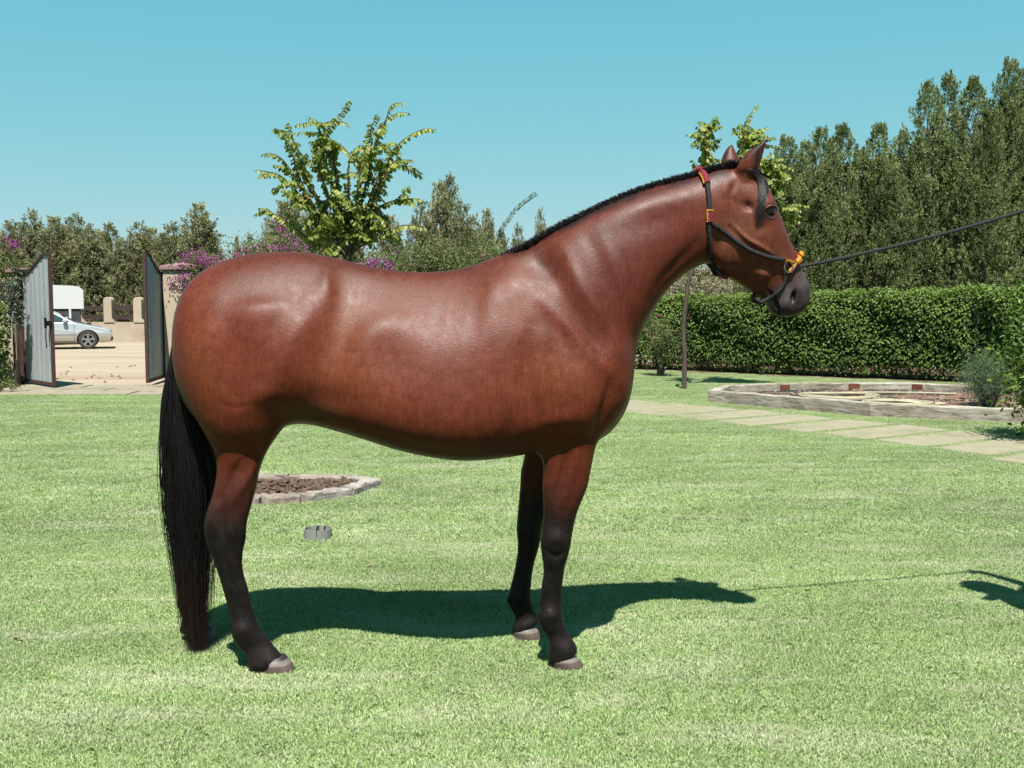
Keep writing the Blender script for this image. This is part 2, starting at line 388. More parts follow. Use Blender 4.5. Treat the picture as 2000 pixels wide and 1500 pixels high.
# small loss of volume from the smoothing is given back
def normals(V):
    body_me.vertices.foreach_set('co', V.astype(np.float32).ravel()); body_me.update()
    n = np.empty(nv * 3, np.float32); body_me.vertices.foreach_get('normal', n); return n.reshape(-1, 3).astype(float)
Nn = normals(V); V = V + Nn * .0025
# twice the resolution on the head
body_me.vertices.foreach_set('co', V.astype(np.float32).ravel()); lx, ly = lay(V)
import bmesh
bm = bmesh.new(); bm.from_mesh(body_me); bm.verts.ensure_lookup_table()
hv = set(np.nonzero((lx > 1395) & (ly < 640))[0].tolist())
bmesh.ops.subdivide_edges(bm, edges=[e for e in bm.edges if e.verts[0].index in hv and e.verts[1].index in hv], cuts=1, use_grid_fill=True, smooth=0.0)
bm.verts.ensure_lookup_table(); bm.verts.index_update()
def _px(v): a = lay(np.array([[v.co.x, v.co.y, v.co.z]])); return a[0][0] > 1478 and a[1][0] > 530 and a[1][0] < 640
mz_ = [v for v in bm.verts if v.co.x > .85 and v.co.z < 1.56 and _px(v)]; mzs = set(mz_)
bmesh.ops.subdivide_edges(bm, edges=[e for e in bm.edges if e.verts[0] in mzs and e.verts[1] in mzs], cuts=1, use_grid_fill=True)
bm.to_mesh(body_me); bm.free(); read_mesh()
lx, ly = lay(V)
for it in range(3): V = V + (lap(V) - V) * (.5 * sstep(1390, 1400, lx))[:, None]
Nn = normals(V); lx, ly = lay(V)
sd = np.abs(Nn[:, 1]); side = sstep(.15, .6, sd)       # only the flanks get the muscle relief
D = np.zeros(nv); KM = 1.15
def _k(): return KM
def blob(px, py, rx, ry, ang, amp, pw=1.0):
    """soft relief on both flanks, size in photo pixels"""
    a = R(ang); dx, dy = lx - px, ly - py
    u = (dx * math.cos(a) + dy * math.sin(a)) / rx; v = (-dx * math.sin(a) + dy * math.cos(a)) / ry
    D[:] += KM * amp * np.exp(-(u * u + v * v) ** pw) * side
def line(pts, w, amp):
    """relief along a polyline"""
    p = crv(pts, 24); d2 = np.full(nv, 1e9); tt = np.zeros(nv)
    for i, q in enumerate(p):
        d = (lx - q[0]) ** 2 + (ly - q[1]) ** 2; m = d < d2; d2[m] = d[m]; tt[m] = i / 23
    D[:] += KM * amp * np.exp(-d2 / w ** 2) * side * np.sin(np.pi * np.clip(.12 + .76 * tt, 0, 1))
MUSCLE = True
if MUSCLE:
    blob(655, 680, 40, 105, 12, -.018)                   # hollow of the flank
    blob(640, 780, 60, 30, 0, -.012)
    blob(632, 555, 16, 36, -8, .008)                      # point of the hip
    blob(480, 600, 90, 80, 15, .003)                     # rump
    line([(615, 590), (585, 650), (556, 710), (545, 750)], 32, .015)
    blob(470, 690, 40, 90, -8, -.010); blob(405, 680, 30, 100, 10, .008)
    blob(528, 765, 34, 24, -30, .012)                     # stifle
    line([(438, 780), (470, 792), (505, 786)], 5, -.0022)
    line([(455, 752), (476, 770), (500, 772)], 5, -.0015)
    line([(690, 735), (702, 690), (728, 650), (770, 632), (812, 650)], 26, .0058)  # edge of the last ribs
    blob(765, 705, 42, 46, -20, -.0055)
    for k, x in enumerate((832, 868, 905, 942, 980)):    # ribs, barely there
        line([(x + 8, 590), (x, 660), (x - 6, 730), (x - 4, 770)], 8, .0008)
    blob(960, 610, 22, 60, 0, .004)
    blob(1062, 520, 42, 36, 50, -.020)                   # hollow before the withers
    blob(985, 560, 60, 35, -25, .008)
    line([(1100, 490), (1130, 550), (1170, 615), (1205, 680)], 16, .0075)     # shoulder blade
    line([(1075, 520), (1105, 580), (1140, 640), (1180, 705)], 14, -.0045)
    line([(1150, 450), (1180, 530), (1215, 610), (1232, 660)], 15, -.004)
    line([(1185, 470), (1210, 540), (1235, 600)], 14, .003)
    line([(1060, 590), (1110, 640), (1160, 700), (1200, 745)], 16, .009)
    blob(1105, 730, 62, 52, 15, .010)                    # triceps
    line([(1040, 640), (1028, 700), (1030, 760), (1045, 810)], 17, -.010)
    blob(1195, 700, 26, 34, 0, .010)                     # point of the shoulder
    line([(1190, 745), (1183, 780), (1174, 815), (1160, 850)], 10, -.012)
    blob(1210, 780, 22, 45, 10, .007)
    blob(1095, 815, 40, 18, -10, .008)                   # elbow
    line([(1370, 470), (1335, 510), (1305, 545), (1275, 590)], 13, -.008)    # jugular groove
    line([(1360, 500), (1330, 528), (1300, 560), (1270, 605)], 9, .003)
    line([(1160, 440), (1240, 405), (1320, 385), (1370, 375)], 24, .006)
    blob(1290, 430, 55, 30, -20, -.005)
    blob(1040, 660, 30, 30, 0, .003)
    # belly: girth and elbow fold
    line([(1010, 800), (985, 850), (960, 885)], 16, -.004)
    # gaskin, hock and knee
    KM = 2.6
    line([(500, 900), (480, 940), (462, 975)], 9, .004); line([(470, 900), (452, 940), (432, 975)], 7, -.004)
    blob(462, 900, 24, 16, 0, .002)
    line([(425, 985), (420, 1010), (425, 1040)], 6, .004); line([(438, 985), (437, 1020), (440, 1050)], 6, -.004); blob(455, 1040, 10, 18, 0, .004)
    blob(1085, 1050, 20, 15, 0, .004); line([(1066, 1075), (1085, 1088), (1105, 1080)], 5, -.003)
    line([(1070, 1110), (1068, 1150), (1064, 1190)], 4, .003); line([(1078, 1110), (1076, 1150), (1073, 1190)], 3, -.003)
    line([(443, 1110), (456, 1160), (465, 1200)], 4, .003); line([(452, 1105), (466, 1155), (476, 1200)], 3, -.003)
    blob(475, 1225, 14, 12, 0, .004); blob(1075, 1203, 14, 11, 0, .004)
    line([(1105, 890), (1098, 930), (1090, 975)], 8, -.004); line([(1125, 890), (1112, 940), (1100, 985)], 8, .003)
    KM = 1.9
    # head
    line([(1438, 430), (1470, 462), (1500, 480), (1520, 492)], 5, .005)      # facial crest
    line([(1400, 500), (1425, 520), (1450, 528), (1470, 520), (1475, 495)], 6, -.004)
    blob(1474, 396, 12, 9, 30, -.008); blob(1500, 440, 10, 12, 20, -.004)
    line([(1488, 404), (1500, 396), (1512, 400)], 4, .004)
    pass
    pass
    line([(1450, 350), (1440, 375), (1448, 395)], 6, -.003)
    blob(1507, 534, 13, 9, 20, .006); line([(1490, 545), (1503, 552), (1515, 545)], 4, -.004)
    line([(1520, 566), (1528, 574), (1535, 584), (1539, 596), (1543, 608), (1550, 628)], 3.0, -.008); blob(1560, 596, 10, 12, 0, .003); line([(1498, 596), (1508, 600), (1520, 606)], 3, -.003)   # mouth
    line([(1520, 582), (1526, 592), (1531, 604)], 3, .003)
    blob(1571, 578, 4.5, 11, 18, -.010)   # nostril
    line([(1545, 520), (1550, 545), (1555, 560)], 5, -.003)
amp_n = 0
V = V + Nn * D[:, None]
for it in range(2): V = V + (lap(V) - V) * .5
Nn = normals(V)
lx, ly = lay(V)

# coat colour, laid out on the body: black points, dark mane line, grey muzzle, tan flanks
def cn(sc, seed=0.0):
    return np.array([mnoise.fractal(Vector((float(a) * sc + seed, float(b) * sc, float(c) * sc)), .9, 2.0, 3) for a, b, c in V[::1]])
nz = cn(6.0)
c = np.tile(np.array([[.168, .037, .016]]), (nv, 1))
def paint(col, m): global c; m = np.clip(m, 0, 1)[:, None]; c = c * (1 - m) + np.array([col]) * m
def spot(px, py, rx, ry, ang=0):
    a = R(ang); dx, dy = lx - px, ly - py; u = (dx * math.cos(a) + dy * math.sin(a)) / rx; v = (-dx * math.sin(a) + dy * math.cos(a)) / ry
    return np.exp(-(u * u + v * v))
tan = (.27, .082, .026)
paint(tan, .5 * spot(665, 650, 34, 110, 8) + .5 * spot(1090, 725, 60, 55) + .35 * spot(410, 690, 40, 120) + .3 * spot(720, 740, 60, 50) + .2 * spot(880, 570, 160, 35))
paint((.19, .030, .016), .35 * spot(1290, 470, 120, 80, -25) + .3 * spot(460, 640, 45, 60))
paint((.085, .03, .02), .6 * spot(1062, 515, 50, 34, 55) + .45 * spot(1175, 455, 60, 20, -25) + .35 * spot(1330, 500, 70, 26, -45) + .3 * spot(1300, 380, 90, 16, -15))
paint((.105, .029, .024), .5 * spot(1180, 560, 90, 150, 25) + .4 * spot(1290, 430, 130, 70, -25))
paint((.06, .022, .015), .55 * sstep(25, 0, np.abs(ly - (512 + (lx - 700) * .05))) * sstep(560, 700, lx) * sstep(980, 880, lx) * (Nn[:, 2] > .5))
paint((.15, .04, .02), .3 * np.clip(nz * 1.5, 0, 1))
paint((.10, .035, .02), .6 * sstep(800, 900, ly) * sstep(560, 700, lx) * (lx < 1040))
paint((.13, .085, .04), .7 * spot(600, 805, 50, 22) )
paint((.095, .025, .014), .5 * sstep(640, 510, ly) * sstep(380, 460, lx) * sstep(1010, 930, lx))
# legs
ki = ly + nz * 30
frontleg = lx > 900
paint((.085, .024, .016), .75 * sstep(880, 975, ki))
paint((.013, .010, .010), np.where(frontleg, sstep(930, 1050, ki), sstep(925, 1040, ki)))
paint((.05, .035, .03), .5 * np.where(frontleg, spot(1085, 1050, 22, 14) + spot(1074, 1205, 16, 10) + .8 * spot(1100, 1255, 30, 12), .8 * spot(432, 1020, 10, 22) + spot(475, 1225, 20, 14) + .9 * spot(510, 1272, 30, 14)))
for a in (1, 2, 3): paint((.035, .025, .022), .35 * np.clip(cn(22.0, a * 9.1) * 2 - .2, 0, 1) * sstep(1000, 1060, ly))
# head
hd = sstep(1350, 1400, lx)
paint((.17, .055, .035), .4 * hd)
paint((.28, .115, .07), hd * (.5 * spot(1545, 500, 12, 35, -25) + .45 * spot(1460, 440, 40, 45) + .3 * spot(1506, 535, 16, 12)))
mz = (lx - 1540) * .75 + (ly - 572) * .95
paint((.10, .055, .045), .8 * sstep(-45, 0, mz + nz * 14) * hd); paint((.115, .088, .088), sstep(-16, 16, mz + nz * 16) * hd)
paint((.035, .026, .027), sstep(18, 42, mz) * hd * .7 + spot(1580, 575, 7, 14) * hd); paint((.010, .008, .008), .95 * np.clip(1.6 * spot(1571, 578, 5, 11, 18), 0, 1) * hd)
mp = crv([(1525, 572), (1532, 580), (1537, 592), (1541, 605), (1547, 622)], 20); dm = np.min([(lx - a) ** 2 + (ly - b_) ** 2 for a, b_ in mp], axis=0); paint((.012, .010, .010), .95 * np.exp(-dm / 9.0) * hd)
wr_ = np.sin((lx * .55 + ly * .85) * .55 + nz * 5); paint((.05, .035, .035), .5 * np.clip(wr_, 0, 1) * spot(1512, 598, 22, 16) * hd)
paint((.02, .012, .01), hd * (.97 * spot(1504, 416, 20, 12, 8) + .5 * spot(1477, 396, 12, 7, 20)))
paint((.03, .016, .014), sstep(60, 0, np.hypot(lx - 1497, ly - 270)) * .7 + .8 * spot(1448, 282, 8, 12) + .8 * sstep(7, 0, np.abs((lx - 1497) + (ly - 272) * .16)) * sstep(330, 320, ly) * (ly > 260))
# root of the mane
crest = np.interp(lx, [960, 1020, 1100, 1200, 1300, 1380, 1440], [505, 478, 432, 380, 345, 332, 322])
paint((.02, .012, .012), sstep(30, 6, ly - crest) * sstep(960, 1040, lx) * sstep(1450, 1435, lx) * np.clip(.75 + nz, 0, 1))
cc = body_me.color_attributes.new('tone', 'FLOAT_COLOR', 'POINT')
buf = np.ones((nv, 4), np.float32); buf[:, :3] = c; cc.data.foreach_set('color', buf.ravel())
body_me.polygons.foreach_set('use_smooth', [True] * len(body_me.polygons))

mc, nt, b = mat('bay_coat')
at = nt.nodes.new('ShaderNodeVertexColor'); at.layer_name = 'tone'
vec = coords(nt, scale=(1, 1, .35))
hair = noise(nt, 280, 2, .7, vec); mott = noise(nt, 26, 5, .65, coords(nt)); vein = noise(nt, 9, 4, .6, coords(nt, scale=(1.6, 1, .8)), .8)
col = mix(nt, at.outputs[0], ramp(nt, mott, [(.25, .80), (.75, 1.22)]), 1.0, 'MULTIPLY')
strk = noise(nt, 75, 3, .6, coords(nt, scale=(1.2, 1, .16), rot=(0, .25, 0))); col = mix(nt, col, ramp(nt, strk, [(.3, .84), (.7, 1.16)]), 1.0, 'MULTIPLY')
col = mix(nt, col, ramp(nt, hair, [(.3, .78), (.7, 1.25)]), 1.0, 'MULTIPLY')
nt.links.new(col, b.inputs['Base Color'])
b.inputs['Specular IOR Level'].default_value = .25
nt.links.new(ramp(nt, mott, [(.3, .33), (.7, .48)]), b.inputs['Roughness'])
b.inputs['Sheen Weight'].default_value = .0; b.inputs['Sheen Roughness'].default_value = .4; b.inputs['Sheen Tint'].default_value = (1, .8, .75, 1)
n1 = bump(nt, hair, .42, .0022); bump(nt, vein, .10, .006, b, n1)
M_COAT = mc
horse = empty('horse', (P(800, 1280, YC).x, YC, 0))
tag(horse, 'bay horse with black tail and lower legs standing side-on on the lawn', 'horse')
def under(o, parent):
    o.parent = parent; o.matrix_parent_inverse = Matrix.Translation(-parent.location); return o
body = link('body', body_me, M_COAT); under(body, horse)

# shoulders of later lookups: rays onto the body
bvh = BVHTree.FromPolygons([Vector(x) for x in V], [tuple(p.vertices) for p in body_me.polygons])
CAMP = Vector((0, 0, CAM_H))
def hit(px, py, lift=0.0, fallback=None):
    d = ray(px, py).normalized(); h = bvh.ray_cast(CAMP, d)
    if h[0] is None or h[0].y > YC + .3: return P(px, py, YC if fallback is None else fallback)
    return h[0] + h[1] * lift
def snap(p, lift):
    h = bvh.find_nearest(p); n = h[1]
    return h[0] + n * lift

# hooves
mh, nt, b = mat('hoof_horn'); gz = nt.nodes.new('ShaderNodeNewGeometry'); sp = nt.nodes.new('ShaderNodeSeparateXYZ'); nt.links.new(gz.outputs['Position'], sp.inputs[0])
hz = nt.nodes.new('ShaderNodeMath'); hz.operation = 'MULTIPLY'; hz.inputs[1].default_value = 12; nt.links.new(sp.outputs['Z'], hz.inputs[0])
cl = ramp(nt, hz.outputs[0], [(.1, (.15, .105, .09)), (.34, (.17, .12, .105)), (.40, (.33, .29, .25)), (.54, (.28, .25, .22)), (.62, (.04, .035, .035))])
cl = mix(nt, cl, ramp(nt, noise(nt, 60, 4, .6, coords(nt, scale=(1, 1, .2))), [(.3, .75), (.7, 1.15)]), 1.0, 'MULTIPLY')
nt.links.new(cl, b.inputs['Base Color']); b.inputs['Roughness'].default_value = .55
for cx0, cx1, gx0, gx1, Y, w in ((485, 546, 486, 563, YC - .19, .052), (1072, 1126, 1076, 1143, YC - .15, .052), (1003, 1046, 1002, 1060, YC + .2, .053), (352, 398, 352, 408, YC + .16, .049)):
    g0 = P(gx0, 1300, Y); g1 = P(gx1, 1300, Y); sx = Y / F
    a0, a1 = (cx0 - CX) * sx * .99, (cx1 - CX) * sx * .99
    x0, x1 = (gx0 - CX) * sx * .995, (gx1 - CX) * sx * .995
    secs = [[np.array((x1, Y, -.005)), np.array((x0 + .002, Y, -.005)), w, .1, 2.2], [np.array((x1 - .003, Y, .012)), np.array((x0, Y, .012)), w, .1, 2.2],
            [np.array((a1 + .002, Y, .046)), np.array((a0, Y, .030)), w * .92, .05, 2.1], [np.array((a1 - .010, Y, .062)), np.array((a0 + .012, Y, .042)), w * .70, 0, 2.1]]
    v, f = loft(secs, 5, 28); mb = MB(); mb.add(v, f); under(mb.obj('hoof', mh, None, True), horse)

# eyes
me_, nt, b = mat('eye_dark'); b.inputs['Base Color'].default_value = (.012, .007, .005, 1); b.inputs['Roughness'].default_value = .05; b.inputs['Specular IOR Level'].default_value = .3
ec = hit(1506, 414, -.019)
for yy in (ec.y, 2 * YC - ec.y):
    mb = MB(); mb.lathe([(.026 * math.sin(math.pi * i / 14) + 1e-4, .026 * math.cos(math.pi * i / 14)) for i in range(15)], (ec.x, yy, ec.z), 20)
    under(mb.obj('eye', me_, None, True), horse)

mlid = simple('eyelid_skin', (.05, .022, .016), (.085, .038, .026), 60, .6, .2, .001)
for low, pts_ in ((0, ((1491, 412), (1497, 405), (1505, 401.5), (1513, 403), (1518, 409))), (1, ((1492, 417), (1498, 424), (1506, 427), (1513, 425), (1518, 419)))):
    lp = [hit(x, y, .0015) for x, y in pts_]
    for far_ in (0, 1):
        q = [Vector((p.x, 2 * YC - p.y, p.z)) if far_ else p for p in lp]; q = [Vector(x) for x in crv([list(p) for p in q], 14)]
        mb = MB(); mb.tube(q, [(.0036 - .0022 * low) * math.sin(math.pi * (.12 + .76 * i / 13)) for i in range(14)], 7); under(mb.obj('eyelid', mlid, None, True), horse)

# hair: tapered three-sided strands
def strands(paths, r0, r1=.0002, cols=None, sides=3):
    P_ = np.asarray(paths); n, m, _ = P_.shape
    t = np.gradient(P_, axis=1); t = unit(t)
    ref = unit(rng.normal(size=(n, 1, 3))); u = unit(np.cross(t, ref)); w = np.cross(t, u)
    tt = np.linspace(0, 1, m)[None, :, None]; rad = (np.asarray(r0).reshape(-1, 1, 1) * (1 - tt ** 2) + r1)
    rings = [P_ + rad * (u * math.cos(2 * math.pi * k / sides) + w * math.sin(2 * math.pi * k / sides)) for k in range(sides)]
    v = np.stack(rings, 2).reshape(-1, 3)
    i, j, k = np.meshgrid(np.arange(n), np.arange(m - 1), np.arange(sides), indexing='ij')
    b0 = (i * m + j) * sides; f = np.stack([b0 + k, b0 + (k + 1) % sides, b0 + sides + (k + 1) % sides, b0 + sides + k], -1).reshape(-1, 4)
    c_ = None
    if cols is not None: c_ = np.repeat(np.asarray(cols).reshape(n * m, 3), sides, axis=0)
    return v, f, c_
mhair, nt, b = mat('horse_hair'); at = nt.nodes.new('ShaderNodeVertexColor'); at.layer_name = 'tone'
nt.links.new(at.outputs[0], b.inputs['Base Color']); b.inputs['Roughness'].default_value = .42; b.inputs['Specular IOR Level'].default_value = .5
# tail
Lo = crv([(342, 655), (334, 705), (321, 760), (314, 830), (312, 900), (316, 970), (325, 1040), (334, 1100), (343, 1160), (351, 1215), (364, 1278)], 26)
Ro = crv([(352, 655), (362, 705), (384, 790), (412, 870), (430, 930), (430, 1000), (421, 1060), (416, 1120), (413, 1180), (413, 1230), (416, 1285)], 26)
n = 4300; u = rng.beta(1.15, 1.15, n); dv = rng.uniform(-1, 1, n) * np.sqrt(np.clip(1 - (2 * u - 1) ** 2, .05, 1)); ph = rng.uniform(0, 6.28, n); lenf = np.clip(1.04 - np.abs(rng.normal(0, .2, n)) - .04 * np.abs(2 * u - 1) ** 2 - rng.uniform(0, .09, n), .3, 1.03)
clump = rng.integers(0, 46, n); cu = rng.beta(1.1, 1.1, 46); u = .55 * u + .45 * cu[clump]; tw = rng.normal(0, .03, 46)[clump]; st_ = rng.random(n) < .05; tw = np.where(st_, rng.normal(.03, .07, n), tw)
tt = np.linspace(0, 1, 26); paths = np.zeros((n, 26, 3)); cols = np.zeros((n, 26, 3))
wid = np.interp(tt, [0, .08, .3, .5, .8, 1], [.03, .045, .065, .06, .05, .045])
for j in range(26):
    tj = tt[j]; s = tj * lenf * 25; i0 = np.minimum(s.astype(int), 24); fr = (s - i0)[:, None]
    l = Lo[i0] * (1 - fr) + Lo[i0 + 1] * fr; r = Ro[i0] * (1 - fr) + Ro[i0 + 1] * fr
    uu = (u + tw * tj * 2 + .02 * np.sin(ph + 9 * tj))[:, None]; q = l * (1 - uu) + r * uu; q[:, 0] += rng.normal(0, .25 + 1.0 * tj ** 2, n)
    Yj = YC + .01 + dv * wid[j]
    # pixel at distance Yj, but laid out on the plane of the tail so that depth does not spread it
    c_, s_ = math.cos(PITCH), math.sin(PITCH); cx_ = (q[:, 0] - CX) / F; cy_ = (CY - q[:, 1]) / F
    dy = cy_ * s_ + c_; dz = cy_ * c_ - s_; t_ = (YC + .01) / dy
    paths[:, j, 0] = cx_ * t_; paths[:, j, 1] = Yj; paths[:, j, 2] = CAM_H + dz * t_
    br = np.clip((tj * lenf - .62) / .38, 0, 1)[:, None]
    cols[:, j] = np.array([[.012, .010, .011]]) * (1 - br * .7) + np.array([[.060, .030, .022]]) * br * .7
cols *= rng.uniform(.5, 1.6, n)[:, None, None]
v, f, c_ = strands(paths, rng.uniform(.0009, .0018, n), .0002, cols)
tail_me = npmesh('tail', v, f, True, c_)
under(link('tail', tail_me, mhair), horse)
# mane: short hogged crest in rough clumps
cp = crv([(978, 492), (1030, 466), (1090, 432), (1150, 400), (1210, 373), (1280, 352), (1350, 337), (1400, 328), (1450, 322)], 200)
tops = []
for q in cp:
    # highest point of the crest above this spot
    p = P(q[0], q[1], YC); h = bvh.ray_cast(Vector((p.x, YC, 3)), Vector((0, 0, -1))); tops.append(h[0] if h[0] else p)
tops = np.array([list(t) for t in tops]); tang = unit(np.gradient(tops, axis=0)); nrm = np.stack([-tang[:, 2], np.zeros(200), tang[:, 0]], 1)
nrm[nrm[:, 2] < 0] *= -1
n = 13000; s = rng.uniform(0, 199, n); i0 = s.astype(int); kn = np.floor(s / 6.2 + .25 * np.sin(s)) ; ks = (kn + .5) * 6.2
pull = (ks - s)[:, None] * .0012 * tang[i0]
hgt = np.interp(s, [0, 25, 90, 150, 184, 188, 199], [.012, .030, .034, .028, .032, .052, .050]) * .78 * (1 + .22 * np.sin(kn * 12.9)) * rng.uniform(.35, 1.1, n) * np.where(rng.random(n) < .03, 1.35, 1)
side_ = rng.uniform(-1, 1, n); base = tops[i0] + np.stack([np.zeros(n), side_ * .030, -np.abs(side_) ** 1.5 * .020 - .003], 1)
lean = rng.normal(-.15, .6, n) + side_ * 1.5
m = 5; paths = np.zeros((n, m, 3)); q = np.linspace(0, 1, m)
for j in range(m):
    out = nrm[i0] * (hgt * q[j] * (1 - .2 * q[j]))[:, None] + pull * q[j] * .6 + tang[i0] * (-hgt * .35 * q[j] ** 2)[:, None]
    out[:, 1] += lean * hgt * .42 * q[j] ** 1.5; paths[:, j] = base + out + rng.normal(0, .0011, (n, 3)) * q[j]
cols = np.ones((n, m, 3)) * np.array([.016, .014, .015]) * rng.uniform(.5, 1.8, n)[:, None, None]
v, f, c_ = strands(paths, rng.uniform(.0012, .0022, n), .0004, cols)
under(link('mane', npmesh('mane', v, f, True, c_), mhair), horse)
# forelock
n = 230; paths = np.zeros((n, 12, 3)); key = [(1464, 322), (1476, 334), (1487, 350), (1491, 370), (1488, 395), (1483, 420), (1479, 448)]
kp = crv(key, 12)
for i in range(n):
    w = rng.normal(0, 1); L = rng.uniform(.55, 1.0); far = rng.random() < .35
    for j in range(12):
        tj = j / 11 * L; a = kp[min(int(tj * 11), 10)]; b_ = kp[min(int(tj * 11) + 1, 11)]; fr = tj * 11 - int(tj * 11)
        qx, qy = a * (1 - fr) + b_ * fr; sp_ = 4.5 * (1 - .5 * tj) * w + 5 * tj * math.sin(i * 1.7)
        h = hit(qx + sp_, qy, .006)
        if h.y > YC: h.y = YC
        if j == 0: h = Vector((h.x, YC + .02 * w, h.z))
        if far: h = Vector((h.x, 2 * YC - h.y, h.z))
        paths[i, j] = h
    for _ in range(2): paths[i, 1:-1] = (paths[i, :-2] + paths[i, 2:] + paths[i, 1:-1] * 2) / 4
cols = np.ones((n, 12, 3)) * np.array([.02, .016, .017]) * rng.uniform(.5, 1.8, n)[:, None, None]
v, f, c_ = strands(paths, rng.uniform(.0010, .0018, n), .0003, cols)
under(link('forelock', npmesh('forelock', v, f, True, c_), mhair), horse)
# ------------------------------------------------------------------ setting: lawn, paths, dirt yard
def lawn_mat():
    m, nt, b = mat('lawn_soil')
    n1 = noise(nt, 1.6, 5, .6, coords(nt, scale=(.35, 1, 1))); n2 = noise(nt, 60, 4, .7, coords(nt))
    col = ramp(nt, n1, [(.3, (.13, .18, .07)), (.7, (.24, .27, .13))])
    col = mix(nt, col, ramp(nt, n2, [(.3, .45), (.7, 1.3)]), 1.0, 'MULTIPLY')
    nt.links.new(col, b.inputs['Base Color']); b.inputs['Roughness'].default_value = .9; b.inputs['Specular IOR Level'].default_value = .1
    bump(nt, n2, .6, .02, b); return m
M_LAWN = lawn_mat()
m, nt, b = mat('dirt')
n1 = noise(nt, .5, 6, .65, coords(nt, scale=(.25, 1, 1)), .6); n2 = noise(nt, 30, 5, .7, coords(nt)); n3 = noise(nt, .22, 4, .5, coords(nt, scale=(.3, 1.6, 1)))
col = ramp(nt, n1, [(.3, (.52, .41, .29)), (.6, (.63, .53, .40))]); col = mix(nt, col, (.36, .21, .13), ramp(nt, n3, [(.56, 0.0), (.72, .55)]))
col = mix(nt, col, ramp(nt, n2, [(.3, .82), (.7, 1.1)]), 1.0, 'MULTIPLY')
nt.links.new(col, b.inputs['Base Color']); b.inputs['Roughness'].default_value = .95; b.inputs['Specular IOR Level'].default_value = .15; bump(nt, n2, .5, .02, b); bump(nt, n2, .5, .02, b)
M_DIRT = m
g = MB(); g.slab([(-400, -60), (400, -60), (400, 900), (-400, 900)], -.2, -.004)
tag(g.obj('ground', M_DIRT), kind='structure')
GY = 17.25                                            # line of the gateway
BX = [G(x, y) for x, y in ((1180, 722), (1340, 726), (1500, 734), (1700, 742), (1900, 750), (2000, 757))]
lawn_poly = [(-30, -3), (14, -3), (14, 12)] + [(p.x, p.y) for p in reversed(BX)] + [(-1.2, 18.2), (-4.6, 17.2), (-4.6, 15.6), (-30, 15.2)]
g = MB(); g.slab(lawn_poly, -.1, 0.0); tag(g.obj('lawn', M_LAWN), kind='structure')
M_MULCH = simple('mulch', (.11, .055, .04), (.24, .14, .10), 14, .95, .8, .02)
g = MB(); poly = [(p.x - .0, p.y) for p in BX] + [(14, 13.5), (30, 20), (30, 40), (4, 40), (-5.4, 20), (-4.6, 17.25), (-1.2, 18.25)]
g.slab(poly[::-1], -.1, .004); tag(g.obj('soil_bed', M_MULCH), kind='structure')

# paving before the gateway
M_PAVE = simple('paving', (.36, .32, .22), (.50, .44, .33), 6, .9, .3, .006, stains=(.20, .17, .12))
path = MB(); path.slab([(-30, 15.2), (-4.6, 15.6), (-4.6, 17.25), (-30, 17.0)], -.1, .003); path = tag(path.obj('path', simple('joint_soil', (.12, .12, .06), (.2, .19, .1), 9, .95, .5, .01)), kind='structure')
def slab_mesh(L, W, H, name='paving_slab', jit=.006):
    mb = MB(); n = 10; pts = []
    for k in range(4):
        c0 = [(-L / 2, -W / 2), (L / 2, -W / 2), (L / 2, W / 2), (-L / 2, W / 2)]; a = c0[k]; b_ = c0[(k + 1) % 4]
        for i in range(3): pts.append((a[0] + (b_[0] - a[0]) * i / 3 + random.uniform(-jit, jit), a[1] + (b_[1] - a[1]) * i / 3 + random.uniform(-jit, jit)))
    v = [(x, y, -.04) for x, y in pts] + [(x, y, H - .006) for x, y in pts] + [(x * .988, y * .98, H) for x, y in pts]
    k = 12; f = [(i, (i + 1) % k, (i + 1) % k + k, i + k) for i in range(k)] + [(i + k, (i + 1) % k + k, (i + 1) % k + 2 * k, i + 2 * k) for i in range(k)] + [tuple(range(2 * k, 3 * k))]
    mb.add(v, f); return mb.mesh(name)
strip = [slab_mesh(1.16, .58, .014) for _ in range(4)]
i = 0
for r in range(3):
    for k in range(9):
        x = -4.6 - .62 - k * 1.2 - (.6 if r % 2 else 0); y = 15.55 + .32 + r * .6 - (k * .012)
        if y > 17.2: continue
        o = link('paving_slab', strip[i % 4], M_PAVE, path); i += 1; o.location = (x, y, random.uniform(0, .006)); o.rotation_euler = (0, 0, R(random.uniform(-.8, .8)))
